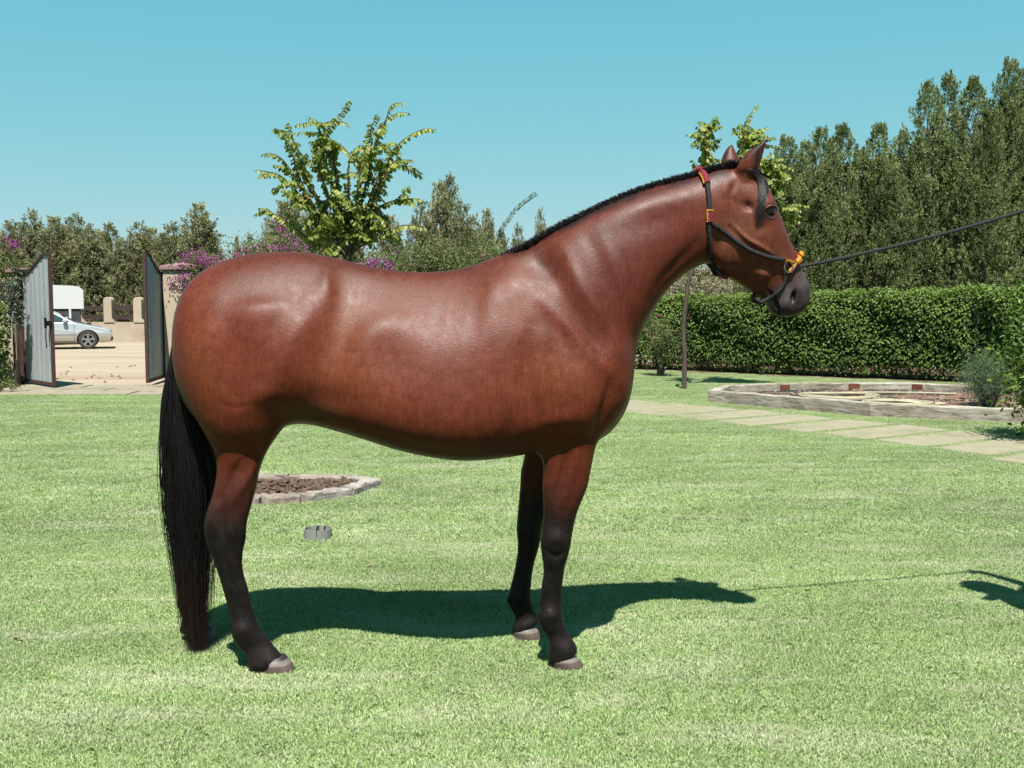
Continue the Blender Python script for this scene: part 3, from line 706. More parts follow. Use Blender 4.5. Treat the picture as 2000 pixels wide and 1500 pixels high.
# stepping slabs across the lawn
P0 = G(1732, 862); Pend = G(1230, 783)
sl_meshes = [slab_mesh(1.36, .56, .016) for _ in range(5)]
walk = MB(); wy = []
key = [(5.15, 8.75), (4.5, 9.95), (4.12, 10.57), (3.72, 11.20), (3.30, 11.85), (2.86, 12.52), (2.40, 13.2), (1.9, 13.86), (1.3, 14.45)]
slabs = []
for n_, (px, py) in enumerate(((2075, 893), (1960, 872), (1842, 857), (1729, 844), (1617, 832), (1516, 821), (1425, 811), (1338, 803), (1262, 796), (1190, 790))):
    p = G(px, py); slabs.append((p.x, p.y))
M_STEP = simple('stepping_slab_stone', (.40, .37, .25), (.50, .46, .33), 5, .95, .4, .006, stains=(.28, .30, .15), spec=.1)
SLABS = []
for k, (x, y) in enumerate(slabs):
    a, b_ = slabs[max(k - 1, 0)], slabs[min(k + 1, len(slabs) - 1)]
    ang = R(34 + random.uniform(-1.2, 1.2)) - k * R(.6)
    o = link('stepping_slab', sl_meshes[k % 5], M_STEP); o.location = (x, y, -.004); o.rotation_euler = (0, 0, ang)
    lab = ['first pale slab of the lawn path, cut by the right edge of the photo', 'second slab of the lawn path counted from the right edge', 'third slab of the lawn path counted from the right edge, below the timber corner joint',
           'fourth slab of the lawn path, before the right front timber', 'fifth slab of the lawn path, before the middle of the raised bed', 'sixth slab of the lawn path, before the left front timber', 'seventh slab of the lawn path, before the left corner of the raised bed',
           'eighth slab of the lawn path, left of the raised bed', "ninth slab of the lawn path, just right of the horse's chest", "farthest slab of the lawn path, half hidden behind the horse's chest"][k]
    tag(o, lab, 'paving slab', 'stepping slabs of the path across the lawn'); SLABS.append((x, y, ang))

# ------------------------------------------------------------------ grass: mown blades in patches
def blades(size, n, name, hmin=.012, hmax=.026):
    x = rng.uniform(-size / 2, size / 2, (n, 2)); c = np.column_stack([x, np.full(n, -.002)])
    az = rng.uniform(0, 2 * math.pi, n); lean = rng.uniform(.5, 2.6, n)
    d = np.column_stack([np.cos(az) * lean, np.sin(az) * lean, np.ones(n)]); nn = rng.normal(size=(n, 3))
    v, f = leaves(c, d, nn, rng.uniform(hmin, hmax, n), rng.uniform(.0022, .0046, n), fold=.1, cup=.15)
    tone = np.clip(rng.normal(.45, .34, n), 0, 1); dry = (rng.random(n) < .2) * rng.uniform(.5, 1, n)
    col = leafcols(tone, 4, dry)
    return npmesh(name, v, f, False, col)
m, nt, b = mat('grass_blade')
at = nt.nodes.new('ShaderNodeVertexColor'); at.layer_name = 'tone'; sep = nt.nodes.new('ShaderNodeSeparateColor'); nt.links.new(at.outputs[0], sep.inputs[0])
n1 = noise(nt, 3.6, 6, .7, coords(nt, scale=(.28, 1, 1)), .4); n2 = noise(nt, 1.1, 5, .65, coords(nt, scale=(.45, 1, 1)), .5)
col = mix(nt, (.29, .49, .13), (.76, 1.0, .42), sep.outputs[0])
col = mix(nt, col, (1.0, .97, .62), sep.outputs[1])
pale = ramp(nt, n1, [(.48, 0.0), (.70, .75)]); col = mix(nt, col, (.96, 1.0, .66), pale)
col = mix(nt, col, ramp(nt, n2, [(.32, .80), (.68, 1.12)]), 1.0, 'MULTIPLY')
nt.links.new(col, b.inputs['Base Color']); b.inputs['Roughness'].default_value = .5; b.inputs['Specular IOR Level'].default_value = .35
tr = nt.nodes.new('ShaderNodeBsdfTranslucent'); nt.links.new(col, tr.inputs[0]); ms = nt.nodes.new('ShaderNodeMixShader'); ms.inputs[0].default_value = .14
nt.links.new(b.outputs[0], ms.inputs[1]); nt.links.new(tr.outputs[0], ms.inputs[2]); nt.links.new(ms.outputs[0], nt.nodes['Material Output'].inputs[0])
M_GRASS = m
def inside(px, py, poly):
    c = False; n = len(poly)
    for i in range(n):
        (x1, y1), (x2, y2) = poly[i], poly[(i + 1) % n]
        if (y1 > py) != (y2 > py) and px < (x2 - x1) * (py - y1) / (y2 - y1) + x1: c = not c
    return c
def scatter(name, proto_mesh, pts):
    """grass object: copies of one patch of blades on a point cloud"""
    proto = bpy.data.objects.new(name + '_patch', proto_mesh); proto_mesh.materials.append(M_GRASS)
    me = bpy.data.meshes.new(name); me.from_pydata([(x, y, 0) for x, y in pts], [], [])
    o = bpy.data.objects.new(name, me); COL.objects.link(o)
    ng = bpy.data.node_groups.new('grass_nodes', 'GeometryNodeTree')
    ng.interface.new_socket('Geometry', in_out='INPUT', socket_type='NodeSocketGeometry'); ng.interface.new_socket('Geometry', in_out='OUTPUT', socket_type='NodeSocketGeometry')
    gi = ng.nodes.new('NodeGroupInput'); go = ng.nodes.new('NodeGroupOutput'); oi = ng.nodes.new('GeometryNodeObjectInfo'); oi.inputs['Object'].default_value = proto
    ip = ng.nodes.new('GeometryNodeInstanceOnPoints'); rv = ng.nodes.new('FunctionNodeRandomValue'); rv.data_type = 'FLOAT'
    rv.inputs[2].default_value = 0; rv.inputs[3].default_value = 4
    mu = ng.nodes.new('ShaderNodeMath'); mu.operation = 'MULTIPLY'; mu.inputs[1].default_value = math.pi / 2
    cx = ng.nodes.new('ShaderNodeCombineXYZ')
    ng.links.new(rv.outputs[1], mu.inputs[0]); ng.links.new(mu.outputs[0], cx.inputs['Z'])
    ng.links.new(gi.outputs[0], ip.inputs['Points']); ng.links.new(oi.outputs['Geometry'], ip.inputs['Instance']); ng.links.new(cx.outputs[0], ip.inputs['Rotation'])
    ng.links.new(ip.outputs[0], go.inputs[0])
    md = o.modifiers.new('grass', 'NODES'); md.node_group = ng
    tag(o, kind='stuff'); return o
PLANT = [G(1383, 785), G(1696, 813), G(1995, 826), (7.3, 13.2), (7.2, 14.9), (6.2, 15.9), (4.6, 15.95), (3.15, 15.35)]
PLANT = [(p[0], p[1]) for p in PLANT]
BED = [G(505, 985), G(592, 981), G(684, 968), G(741, 948), G(694, 939), G(560, 938)]
BED = [(p[0], p[1]) for p in BED]; bx = BED[0][0]
BEDC = (BED[0][0] + BED[5][0]) / 2
BED = BED + [(2 * BEDC - x - .05, y) for x, y in (BED[4], BED[3], BED[2], BED[1])]
PIPE = G(616, 1057)
def clear(x, y, r):
    if not inside(x, y, lawn_poly): return False
    for poly in (PLANT, BED):
        if inside(x, y, poly): return False
    for sx, sy, a in SLABS:
        dx, dy = x - sx, y - sy; u = dx * math.cos(a) + dy * math.sin(a); w = -dx * math.sin(a) + dy * math.cos(a)
        if abs(u) < .67 + r and abs(w) < .23 + r: return False
    if math.hypot(x - PIPE.x, y - PIPE.y - .085) < .085 + r: return False
    return True
def near_slab(x, y):
    for sx, sy, a in SLABS:
        if math.hypot(x - sx, y - sy) < 1.15: return True
    if math.hypot(x - PIPE.x, y - PIPE.y) < .3: return True
    for poly in (PLANT, BED):
        for i in range(len(poly)):
            a = Vector(poly[i]).to_2d(); b_ = Vector(poly[(i + 1) % len(poly)]).to_2d(); p = Vector((x, y)); d = b_ - a; t = max(0, min(1, (p - a).dot(d) / d.length_squared))
            if (a + d * t - p).length < .3: return True
    return False
big, small = [], []
sz = .34
y = 2.5
while y < 21.4:
    half = y * .56 + .6; x = -half if y < 15.5 else -5
    while x < half:
        if near_slab(x, y):
            k = sz / 4
            for i in range(4):
                for j in range(4):
                    qx, qy = x - sz / 2 + (i + .5) * k, y - sz / 2 + (j + .5) * k
                    if clear(qx, qy, -.03 + random.uniform(-.05, .03)): small.append((qx, qy))
        elif clear(x, y, 0): big.append((x, y))
        x += sz
    y += sz
near_p = [p for p in big if p[1] < 6]; far_p = [p for p in big if p[1] >= 6]
scatter('grass', blades(sz * 1.3, 12000, 'grass_near', .011, .023), near_p)
scatter('grass', blades(sz * 1.3, 4800, 'grass_far', .012, .024), far_p)
scatter('grass', blades(sz / 4 * 1.3, 220, 'grass_edge', .012, .024), small)
# a few fallen leaves
n = 60; c = np.column_stack([rng.uniform(-4, 4.5, n), rng.uniform(4, 13, n), np.full(n, .022)])
v, f = leaves6(c, np.column_stack([rng.normal(size=(n, 2)), rng.normal(0, .1, n)]), np.tile([0, 0, 1.0], (n, 1)) + rng.normal(0, .25, (n, 3)), rng.uniform(.02, .045, n), rng.uniform(.012, .022, n))
tag(link('leaf_litter', npmesh('leaf_litter', v, f), simple('dry_leaf', (.25, .17, .09), (.45, .35, .2), 30, .8, 0)), kind='stuff')

# ------------------------------------------------------------------ yard beyond the gateway
M_RENDER = simple('wall_render', (.68, .56, .42), (.76, .65, .50), 3.5, .9, .3, .008, stains=(.56, .41, .31))
M_CAP = simple('cap_render', (.36, .22, .20), (.46, .29, .26), 5, .85, .2, .006)
M_PLANK = simple('brown_plank', (.045, .028, .022), (.085, .055, .045), 9, .8, .5, .006, vec_scale=(.4, 1, 3))
def pillar(x, y, w, h, label, cap=.13):
    e = empty('gate_pillar', (x, y, 0)); tag(e, label, 'pillar', 'gate pillars')
    a = MB(); a.box((-w / 2, -w / 2, -.05), (w / 2, w / 2, h - cap), bevel=.012); a.obj('shaft', M_RENDER, e)
    c = MB(); c.box((-w / 2 - .045, -w / 2 - .045, h - cap + .001), (w / 2 + .045, w / 2 + .045, h - .05), bevel=.012)
    c.add([(-w / 2 - .04, -w / 2 - .04, h - .049), (w / 2 + .04, -w / 2 - .04, h - .049), (w / 2 + .04, w / 2 + .04, h - .049), (-w / 2 - .04, w / 2 + .04, h - .049), (0, 0, h + .02)], [(0, 1, 4), (1, 2, 4), (2, 3, 4), (3, 0, 4), (3, 2, 1, 0)])
    c.obj('cap', M_CAP, e); return e
hR = G(322, 742); hL = G(50, 750); fR = G(288, 754); fL = G(107, 760)
pw = .56
zc = P(345, 514, hR.y).z
pr = pillar(hR.x + .06 + pw / 2, hR.y + .12, pw, zc, 'beige gate pillar with pinkish cap beside the bougainvillea, left of the horse')
pl = pillar(hL.x - .06 - pw / 2, hL.y + .12, pw, P(20, 519, hL.y).z, 'overgrown gate pillar at the left edge of the photo')
# garden wall running off behind the horse
w = MB(); A = Vector((hR.x + .06 + pw, hR.y + .15)); B = Vector((20, 33)); d = (B - A).normalized(); nn_ = Vector((-d.y, d.x))
wt = P(700, 513, 20).z
ew = empty('garden_wall', (A.x, A.y, 0), math.atan2(d.y, d.x)); tag(ew, "long beige garden wall with pink coping behind the horse's back", 'wall')
a = MB(); a.box((0, -.09, -.1), ((B - A).length, .09, wt - .08)); a.obj('wall', M_RENDER, ew)
for k in range(30): a = MB(); a.box((k * 1.1 + .004, -.13, wt - .079), (k * 1.1 + 1.096, .13, wt), bevel=.01); a.obj('coping', M_CAP, ew)
A2 = Vector((hL.x - .06 - pw, hL.y + .12)); a = MB(); a.box((-18, -.09, -.1), (0, .09, 1.85)); ew2 = a.obj('garden_wall', M_RENDER); ew2.location = (A2.x, A2.y, 0); tag(ew2, 'garden wall left of the gateway behind the trimmed hedge', 'wall')

# gate leaves
m, nt, b = mat('galvanised'); n1 = noise(nt, 3, 5, .6, coords(nt, scale=(9, 9, .35))); n2 = noise(nt, 1.2, 4, .6, coords(nt))
col = ramp(nt, n1, [(.3, (.52, .58, .60)), (.7, (.72, .79, .81))]); col = mix(nt, col, (.30, .28, .22), ramp(nt, n2, [(.55, 0.0), (.75, .5)]))
nt.links.new(col, b.inputs['Base Color']); b.inputs['Metallic'].default_value = .15; b.inputs['Roughness'].default_value = .55; M_GALV = m
M_RUST = simple('rusty_frame', (.07, .035, .03), (.13, .06, .05), 12, .7, .3, .003)
M_DARK = simple('dark_steel', (.02, .018, .018), (.04, .035, .035), 20, .5, .2, .002, metal=.5)
def gate_leaf(h, f, ztop_h, ztop_f, label, latch):
    L = (f - h).length; ang = math.atan2(f.y - h.y, f.x - h.x)
    e = empty('gate_leaf', (h.x, h.y, 0), ang); tag(e, label, 'gate', 'leaves of the yard gate')
    def top(u):
        s_ = min(1, max(0, (u - .12) / .8)); k = s_ * s_ * (3 - 2 * s_); return ztop_h + (ztop_f - ztop_h) * k
    z0 = .05; nn = 48; v = []; fcs = []
    for i in range(nn + 1):
        u = i / nn; x = .04 + (L - .08) * u; o_ = .006 * (1 if (i // 2) % 4 == 1 else -.6)
        v += [(x, o_, z0 + .04), (x, o_, top(u) - .03)]
    for i in range(nn): fcs.append((2 * i, 2 * i + 2, 2 * i + 3, 2 * i + 1))
    k0 = len(v); v += [(x, y + .003, z) for x, y, z in v[:k0]]; fcs += [(a + k0, d_ + k0, c_ + k0, b_ + k0) for a, b_, c_, d_ in fcs]
    mb = MB(); mb.add(v, fcs); mb.obj('sheet', M_GALV, e)
    mb = MB(); mb.box((0, -.025, z0), (.05, .025, ztop_h)); mb.obj('hinge_stile', M_RUST, e)
    mb = MB(); mb.box((L - .05, -.025, z0), (L, .025, ztop_f)); mb.obj('front_stile', M_RUST, e)
    mb = MB(); mb.box((.0505, -.023, z0 - .001), (L - .0505, .023, z0 + .05)); mb.obj('bottom_rail', M_RUST, e)
    mb = MB(); n = 16
    for i in range(n):
        u0, u1 = i / n, (i + 1) / n; xa, xb = .051 + (L - .102) * u0, .051 + (L - .102) * u1
        mb.add([(xa, -.022, top(u0) - .045), (xb, -.022, top(u1) - .045), (xb, .022, top(u1) - .045), (xa, .022, top(u0) - .045), (xa, -.022, top(u0)), (xb, -.022, top(u1)), (xb, .022, top(u1)), (xa, .022, top(u0))],
               [(0, 1, 2, 3), (4, 5, 6, 7), (0, 1, 5, 4), (2, 3, 7, 6)] + ([(0, 3, 7, 4)] if i == 0 else []) + ([(1, 2, 6, 5)] if i == n - 1 else []))
    mb.obj('top_rail', M_RUST, e)
    if latch:
        mb = MB(); mb.box((L - .13, -.07, 1.02), (L + .02, -.026, 1.10)); mb.box((L - .09, -.10, .98), (L - .05, -.071, 1.15)); mb.tube([(L - .07, -.08, .99), (L - .08, -.085, .8), (L - .06, -.08, .66)], .009, 6); mb.obj('latch', M_DARK, e)
    for z in (.35, 1.0, 1.6): mb = MB(); mb.lathe([(.022, z), (.022, z + .12)], (-.02, 0, 0), 8); mb.obj('hinge', M_DARK, e)
    return e
zf = P(93, 492, fL.y).z; zh = P(46, 531, hL.y).z
gate_leaf(hL, fL, zh, zf, 'left grey sheet-metal gate leaf with a latch, standing open', True)
gate_leaf(hR, fR, P(309, 531, hR.y).z, P(281, 490, fR.y).z, 'right grey sheet-metal gate leaf, standing open beside the beige pillar', False)
for x, y, lab in ((hL.x - .035, hL.y + .02, 'dark steel gate post on the left pillar'), (hR.x + .035, hR.y + .02, 'dark steel gate post on the right pillar')):
    mb = MB(); mb.box((x - .03, y - .045, 0), (x + .03, y + .045, zh - .02)); tag(mb.obj('gate_post', M_RUST), lab, 'gate post', 'gate posts')

# low wall with posts and planks beyond the yard
WY = 36.2; s_ = WY / F
e = empty('boundary_fence', (-14, WY, 0)); tag(e, 'beige wall with rounded posts and dark planks beyond the yard', 'fence')
ztop = P(240, 629, WY).z; zp = P(240, 580, WY).z
mb = MB(); mb.box((-16, -.12, -.1), (10, .12, ztop)); mb.obj('wall', M_RENDER, e)
px0 = P(213, 600, WY).x + 14; pitch_ = (P(271, 600, WY).x - P(213, 600, WY).x)
prof = [(-.14, ztop - .01), (-.14, zp - .12)] + [(-.14 + .12 * (1 - math.cos(a)), zp - .12 + .12 * math.sin(a)) for a in np.linspace(.2, math.pi / 2, 5)] + [(.14 - .12 * (1 - math.cos(a)), zp - .12 + .12 * math.sin(a)) for a in np.linspace(math.pi / 2, .2, 5)] + [(.14, zp - .12), (.14, ztop + .12), (.22, ztop - .01)]
pm = MB(); pm.prism(prof, -.15, .15); pm = pm.mesh('post')
pk = MB(); pk.box((.14, -.03, 0), (pitch_ - .14, .03, .17), jit=.006); pk = pk.mesh('plank')
for k in range(-14, 8):
    o = link('post', pm, M_RENDER, e); o.location = (px0 + k * pitch_, 0, 0)
    for z in (ztop + .09, ztop + .40): o = link('plank', pk, M_PLANK, e); o.location = (px0 + k * pitch_, 0, z)

# raised bed of sleepers
def sleeper_mat(name, top, side, rust=None):
    m, nt, b = mat(name)
    vec = coords(nt, scale=(1, 1, 4)); n1 = noise(nt, 5, 7, .7, vec, .6); n2 = noise(nt, 1.3, 4, .6, coords(nt))
    gz = nt.nodes.new('ShaderNodeNewGeometry'); sp = nt.nodes.new('ShaderNodeSeparateXYZ'); nt.links.new(gz.outputs['Normal'], sp.inputs[0])
    col = mix(nt, side, top, ramp(nt, n2, [(.35, 0.0), (.6, 1.0)]))
    col = mix(nt, col, ramp(nt, n1, [(.32, .35), (.5, .95), (.7, 1.15)]), 1.0, 'MULTIPLY')
    nt.links.new(col, b.inputs['Base Color']); b.inputs['Roughness'].default_value = .9; bump(nt, n1, .8, .02, b); return m
M_SLP = sleeper_mat('weathered_timber', (.66, .61, .51), (.42, .34, .25)); M_SLP2 = sleeper_mat('pale_timber', (.56, .50, .44), (.36, .27, .20))
HT = .165
e = empty('raised_bed', (0, 0, 0)); tag(e, 'large raised bed edged with weathered sleepers, holding gravel and a hose', 'raised bed')
cx_, cy_ = np.mean([p[0] for p in PLANT]), np.mean([p[1] for p in PLANT])
def inset(p, k): return (p[0] + (cx_ - p[0]) * k, p[1] + (cy_ - p[1]) * k)
for i in range(len(PLANT)):
    a, b_ = inset(PLANT[i], .025), inset(PLANT[(i + 1) % len(PLANT)], .025)
    L = math.dist(a, b_); mb = MB(); mb.beam(a, b_, .13, -.03, HT + random.uniform(-.006, .008), 12, .006, -.012 if i % 2 else .03); mb.obj('sleeper', M_SLP, e)
M_PLATE = simple('rust_plate', (.20, .06, .03), (.27, .09, .05), 20, .9, .3, .003)
for px in (1529, 1668, 1798):
    q = G(px, 756, .1); t = min(range(len(PLANT)), key=lambda i: 0)
    # on the inner face of the back timbers
    best = None
    for i in range(4, 8):
        a, b_ = inset(PLANT[i], .025), inset(PLANT[(i + 1) % 8], .025)
        rx = (px - CX) / F
        # point on segment seen at this bearing
        den = (b_[0] - a[0]) - rx * (b_[1] - a[1])
        if abs(den) < 1e-6: continue
        t = (rx * a[1] - a[0]) / den
        if 0 <= t <= 1: best = (a[0] + (b_[0] - a[0]) * t, a[1] + (b_[1] - a[1]) * t, math.atan2(b_[1] - a[1], b_[0] - a[0]))
    if best:
        ang = best[2]; nx, ny = -math.sin(ang), math.cos(ang)
        if ny > 0: nx, ny = -nx, -ny
        mb = MB(); mb.box((-.085, -.004, -.04), (.085, .004, .04)); o = mb.obj('plate', M_PLATE, e); o.location = (best[0] + nx * .076, best[1] + ny * .074, .108); o.rotation_euler = (0, 0, ang)
m, nt, b = mat('bed_gravel'); n1 = noise(nt, 1.1, 4, .6, coords(nt, scale=(.5, 1, 1)), 1.0); n2 = noise(nt, 45, 5, .8, coords(nt))
col = mix(nt, (.42, .23, .16), (.045, .055, .06), ramp(nt, n1, [(.46, 0.0), (.49, 1.0)])); col = mix(nt, col, ramp(nt, n2, [(.3, .6), (.7, 1.25)]), 1.0, 'MULTIPLY')
nt.links.new(col, b.inputs['Base Color']); b.inputs['Roughness'].default_value = .9; bump(nt, n2, .9, .03, b)
mb = MB(); mb.slab([inset(p, .03) for p in PLANT][::-1][::-1], .02, .065); mb.obj('gravel', m, e)
mb = MB()
for _ in range(900):
    x, y = random.uniform(3, 7.2), random.uniform(12.3, 15.9)
    if not inside(x, y, [inset(p, .09) for p in PLANT]): continue
    r = random.uniform(.012, .05); q = [Vector((r, 0, 0)), Vector((-r, 0, 0)), Vector((0, r, 0)), Vector((0, -r, 0)), Vector((0, 0, r * .45)), Vector((0, 0, -r * .4))]
    q = [p + Vector([random.uniform(-.4, .4) * r for _ in range(3)]) + Vector((x, y, .068)) for p in q]; mb.add(q, [(0, 2, 4), (2, 1, 4), (1, 3, 4), (3, 0, 4), (2, 0, 5), (1, 2, 5), (3, 1, 5), (0, 3, 5)])
tag(mb.obj('rubble', simple('rubble', (.14, .09, .07), (.52, .36, .27), 9, .9, .5), e), kind='stuff')
M_HOSE = simple('cream_hose', (.50, .44, .28), (.60, .54, .36), 30, .55, .1, .001)
def coil(cx, cy, rx, ry, turns, ang, z=.09):
    pts = []
    for i in range(int(turns * 28)):
        a = 2 * math.pi * i / 28; k = 1 - .13 * (i / 28) / max(turns, 1) * 2; ca, sa = math.cos(ang), math.sin(ang)
        x, y = rx * k * math.cos(a), ry * k * math.sin(a) * (1 + .2 * math.sin(a * 3)); pts.append((cx + x * ca - y * sa, cy + x * sa + y * ca, z + .006 * (i / 28)))
    return pts
hz1 = G(1640, 775, .08); hz2 = G(1753, 789, .08)
pts = coil(hz1.x, hz1.y, .58, .46, 2.1, .12) 
pts2 = coil(hz2.x, hz2.y, .46, .34, 2.3, -.1)
mid_ = [tuple(G(px, py, .085)) for px, py in ((1700, 777), (1720, 780), (1745, 783), (1800, 786))]
mb = MB(); allp = [Vector(p) for p in pts + mid_[:2] + pts2 + [tuple(G(1815, 789, .08)), tuple(G(1845, 789, .08))]]
mb.tube(allp, .024, 7); tag(mb.obj('hose', M_HOSE, smooth=True), 'cream garden hose lying in two loose coils on the gravel of the raised bed', 'hose')
mb = MB(); h3 = G(1700, 768, .08); mb.tube([Vector((h3.x - .9, h3.y - .2, .08)), Vector((h3.x - .5, h3.y - .05, .082)), Vector((h3.x, h3.y + .12, .08)), Vector((h3.x + .6, h3.y + .02, .085)), Vector((h3.x + 1.2, h3.y - .12, .08))], .016, 6)
tag(mb.obj('hose', M_HOSE, smooth=True), 'single pale hose length lying behind the coiled hose in the raised bed', 'hose')

# small bed of split sleepers
e = empty('flower_bed', (0, 0, 0)); tag(e, "small empty bed of bare soil edged with split pale timbers behind the horse's hind leg", 'flower bed')
bcx, bcy = np.mean([p[0] for p in BED]), np.mean([p[1] for p in BED])
for i in range(len(BED)):
    a, b_ = BED[i], BED[(i + 1) % len(BED)]
    a = (a[0] + (bcx - a[0]) * .05, a[1] + (bcy - a[1]) * .08); b_ = (b_[0] + (bcx - b_[0]) * .05, b_[1] + (bcy - b_[1]) * .08)
    mb = MB(); mb.beam(a, b_, .115, -.03, .055 + random.uniform(-.008, .008), 12, .008, .02 if i % 2 else -.012); mb.obj('timber', M_SLP2, e)
n = 70; m = 34; xs = np.linspace(-1, 1, n); ys = np.linspace(-1, 1, m); v = []
hw = (max(p[0] for p in BED) - min(p[0] for p in BED)) / 2; hh = (max(p[1] for p in BED) - min(p[1] for p in BED)) / 2
for yy in ys:
    for xx in xs:
        X = bcx + xx * hw * .90 * (1 - .14 * abs(yy) ** 2); Y = bcy + yy * hh * .86 * (1 - .45 * max(0, abs(xx) - .6) / .4 * 1.0)
        z = .018 + .022 * mnoise.fractal(Vector((X * 7, Y * 7, 1)), 1, 2, 3) + .03 * max(0, mnoise.noise(Vector((X * 19, Y * 19, 3))))
        v.append((X, Y, z))
f = [(j * n + i, j * n + i + 1, (j + 1) * n + i + 1, (j + 1) * n + i) for j in range(m - 1) for i in range(n - 1)]
mb = MB(); mb.add(v, f); M_SOIL = simple('dry_soil', (.17, .105, .075), (.30, .20, .145), 22, .95, .9, .02); mb.obj('soil', M_SOIL, e)
mb = MB()
for _ in range(420):
    x, y = bcx + random.uniform(-.85, .85) * hw, bcy + random.uniform(-.6, .65) * hh; r = random.uniform(.006, .024)
    if abs(x - bcx) / hw > .75 and abs(y - bcy) / hh > .35: continue
    q = [Vector((random.gauss(0, 1), random.gauss(0, 1), random.gauss(0, 1))).normalized() * r * random.uniform(.7, 1.2) for _ in range(6)]
    q = [Vector((r, 0, 0)), Vector((-r, 0, 0)), Vector((0, r, 0)), Vector((0, -r, 0)), Vector((0, 0, r * .8)), Vector((0, 0, -r))]
    q = [p + Vector([random.uniform(-.35, .35) * r for _ in range(3)]) + Vector((x, y, .035)) for p in q]
    mb.add(q, [(0, 2, 4), (2, 1, 4), (1, 3, 4), (3, 0, 4), (2, 0, 5), (1, 2, 5), (3, 1, 5), (0, 3, 5)])
tag(mb.obj('clods', M_SOIL, e), kind='stuff')

# pipe ring in the lawn
e = empty('pipe_ring', (PIPE.x, PIPE.y + .083, 0)); tag(e, "short grey plastic pipe ring set in the lawn under the horse's belly", 'pipe ring')
M_PVC = simple('grey_pvc', (.36, .36, .34), (.44, .44, .42), 12, .5, .1, .001)
ro, ri, hh_ = .083, .077, .060
prof = []; n = 40; v = []; f = []
a0, a1 = R(-84), R(-84) + R(357)
for i in range(n + 1):
    a = a0 + (a1 - a0) * i / n; k = 1.04 if i > n - 3 else 1.0
    for r, z in ((ri * k, -.02), (ri * k, hh_), (ro * k, hh_), (ro * k, -.02)): v.append((r * math.cos(a), r * math.sin(a), z))
for i in range(n):
    for k in range(4): f.append((i * 4 + k, i * 4 + (k + 1) % 4, i * 4 + 4 + (k + 1) % 4, i * 4 + 4 + k))
f += [(0, 1, 2, 3), (n * 4 + 3, n * 4 + 2, n * 4 + 1, n * 4)]
mb = MB(); mb.add(v, f); mb.obj('ring', M_PVC, e)
mb = MB(); mb.tube([(-.063, -.02, 0), (-.063, -.02, .09), (-.058, -.022, .13)], .0014, 5); mb.obj('wire', M_DARK, e)
M_LEAFD = simple('dark_leaf', (.03, .06, .02), (.06, .11, .03), 20, .5, 0)
mb = MB(); mb.add([(-.022, .0, .0), (-.002, .0, .0), (.010, .005, .070), (-.008, .004, .074)], [(0, 1, 2, 3)]); mb.add([(.02, .02, .0), (.032, .02, .0), (.046, .02, .066), (.036, .02, .072)], [(0, 1, 2, 3)]); mb.obj('leaf', M_LEAFD, e)
# ------------------------------------------------------------------ bridle and lead rope
def rope_mat(name, c1, c2, scale=260):
    m, nt, b = mat(name); w = nt.nodes.new('ShaderNodeTexWave'); w.inputs['Scale'].default_value = scale / 6.28; w.inputs['Distortion'].default_value = 2; w.bands_direction = 'DIAGONAL'
    nt.links.new(coords(nt), w.inputs['Vector']); nt.links.new(mix(nt, c1, c2, w.outputs['Fac']), b.inputs['Base Color']); b.inputs['Roughness'].default_value = .8
    bump(nt, w.outputs['Fac'], .4, .002, b); return m
M_RB = rope_mat('black_rope', (.012, .013, .014), (.035, .036, .038)); M_RED = rope_mat('crimson_braid', (.35, .02, .05), (.20, .012, .03)); M_YEL = rope_mat('yellow_braid', (.75, .36, .02), (.62, .24, .015))
br = empty('bridle', tuple(P(1460, 450, YC))); tag(br, "black rope headcollar with red and yellow braided bands on the horse's head", 'headcollar')
def surf(pts, lift): return [hit(x, y, lift) for x, y in pts]
def dense(pts, k=4): q = crv([list(p) for p in pts], (len(pts) - 1) * k + 1); return [Vector(x) for x in q]
def mirp(pts): return [Vector((p.x, 2 * YC - p.y, p.z)) for p in pts]
def rope(name, pts, r, m, parent=br, n=8): mb = MB(); mb.tube(pts, r, n); o = mb.obj(name, m, None, True); under(o, parent); return o
crown = surf([(1366, 331), (1369, 336), (1374, 343), (1379, 352), (1381, 361)], .009)
_h = bvh.ray_cast(Vector((crown[0].x - .012, YC, 3)), Vector((0, 0, -1)))[0]; top = _h + Vector((0, 0, .006))
ct = [Vector(crown[0]), Vector(((crown[0].x + top.x) / 2, (crown[0].y + top.y) / 2 - .01, (crown[0].z + top.z) / 2 + .006)), top]
full = list(reversed(crown)) + ct[1:]; full = full + list(reversed(mirp(full[:-1])))
full = dense(full, 3)
rope('crown_band', full, .0135, M_RED)
off = [p + Vector((-.013, -.003 if p.y < YC else .003, -.001)) for p in full]; rope('stitching', off, .0035, M_YEL)
up = dense(surf([(1381, 361), (1383, 375), (1385, 395), (1385, 413)], .008)); 
lo = dense(surf([(1385, 413), (1385, 424), (1385, 434)], .009))
th = dense(surf([(1384, 434), (1384, 455), (1385, 478), (1387, 498), (1395, 516)], .007))
for sgn in (0, 1):
    g_ = (lambda q: mirp(q)) if sgn else (lambda q: q)
    rope('cheek_strap', g_(up), .0098, M_RB); rope('cheek_band', g_(lo), .0115, M_RED)
    rope('stitching', g_([p + Vector((-.010, -.006, 0)) for p in lo]), .0035, M_YEL); rope('stitching', g_([lo[0] + Vector((-.012, -.004, .001)), lo[0] + Vector((0, -.012, .001)), lo[0] + Vector((.012, -.003, .001))]), .0035, M_YEL)
    rope('throat_rope', g_(th), .0078, M_RB)
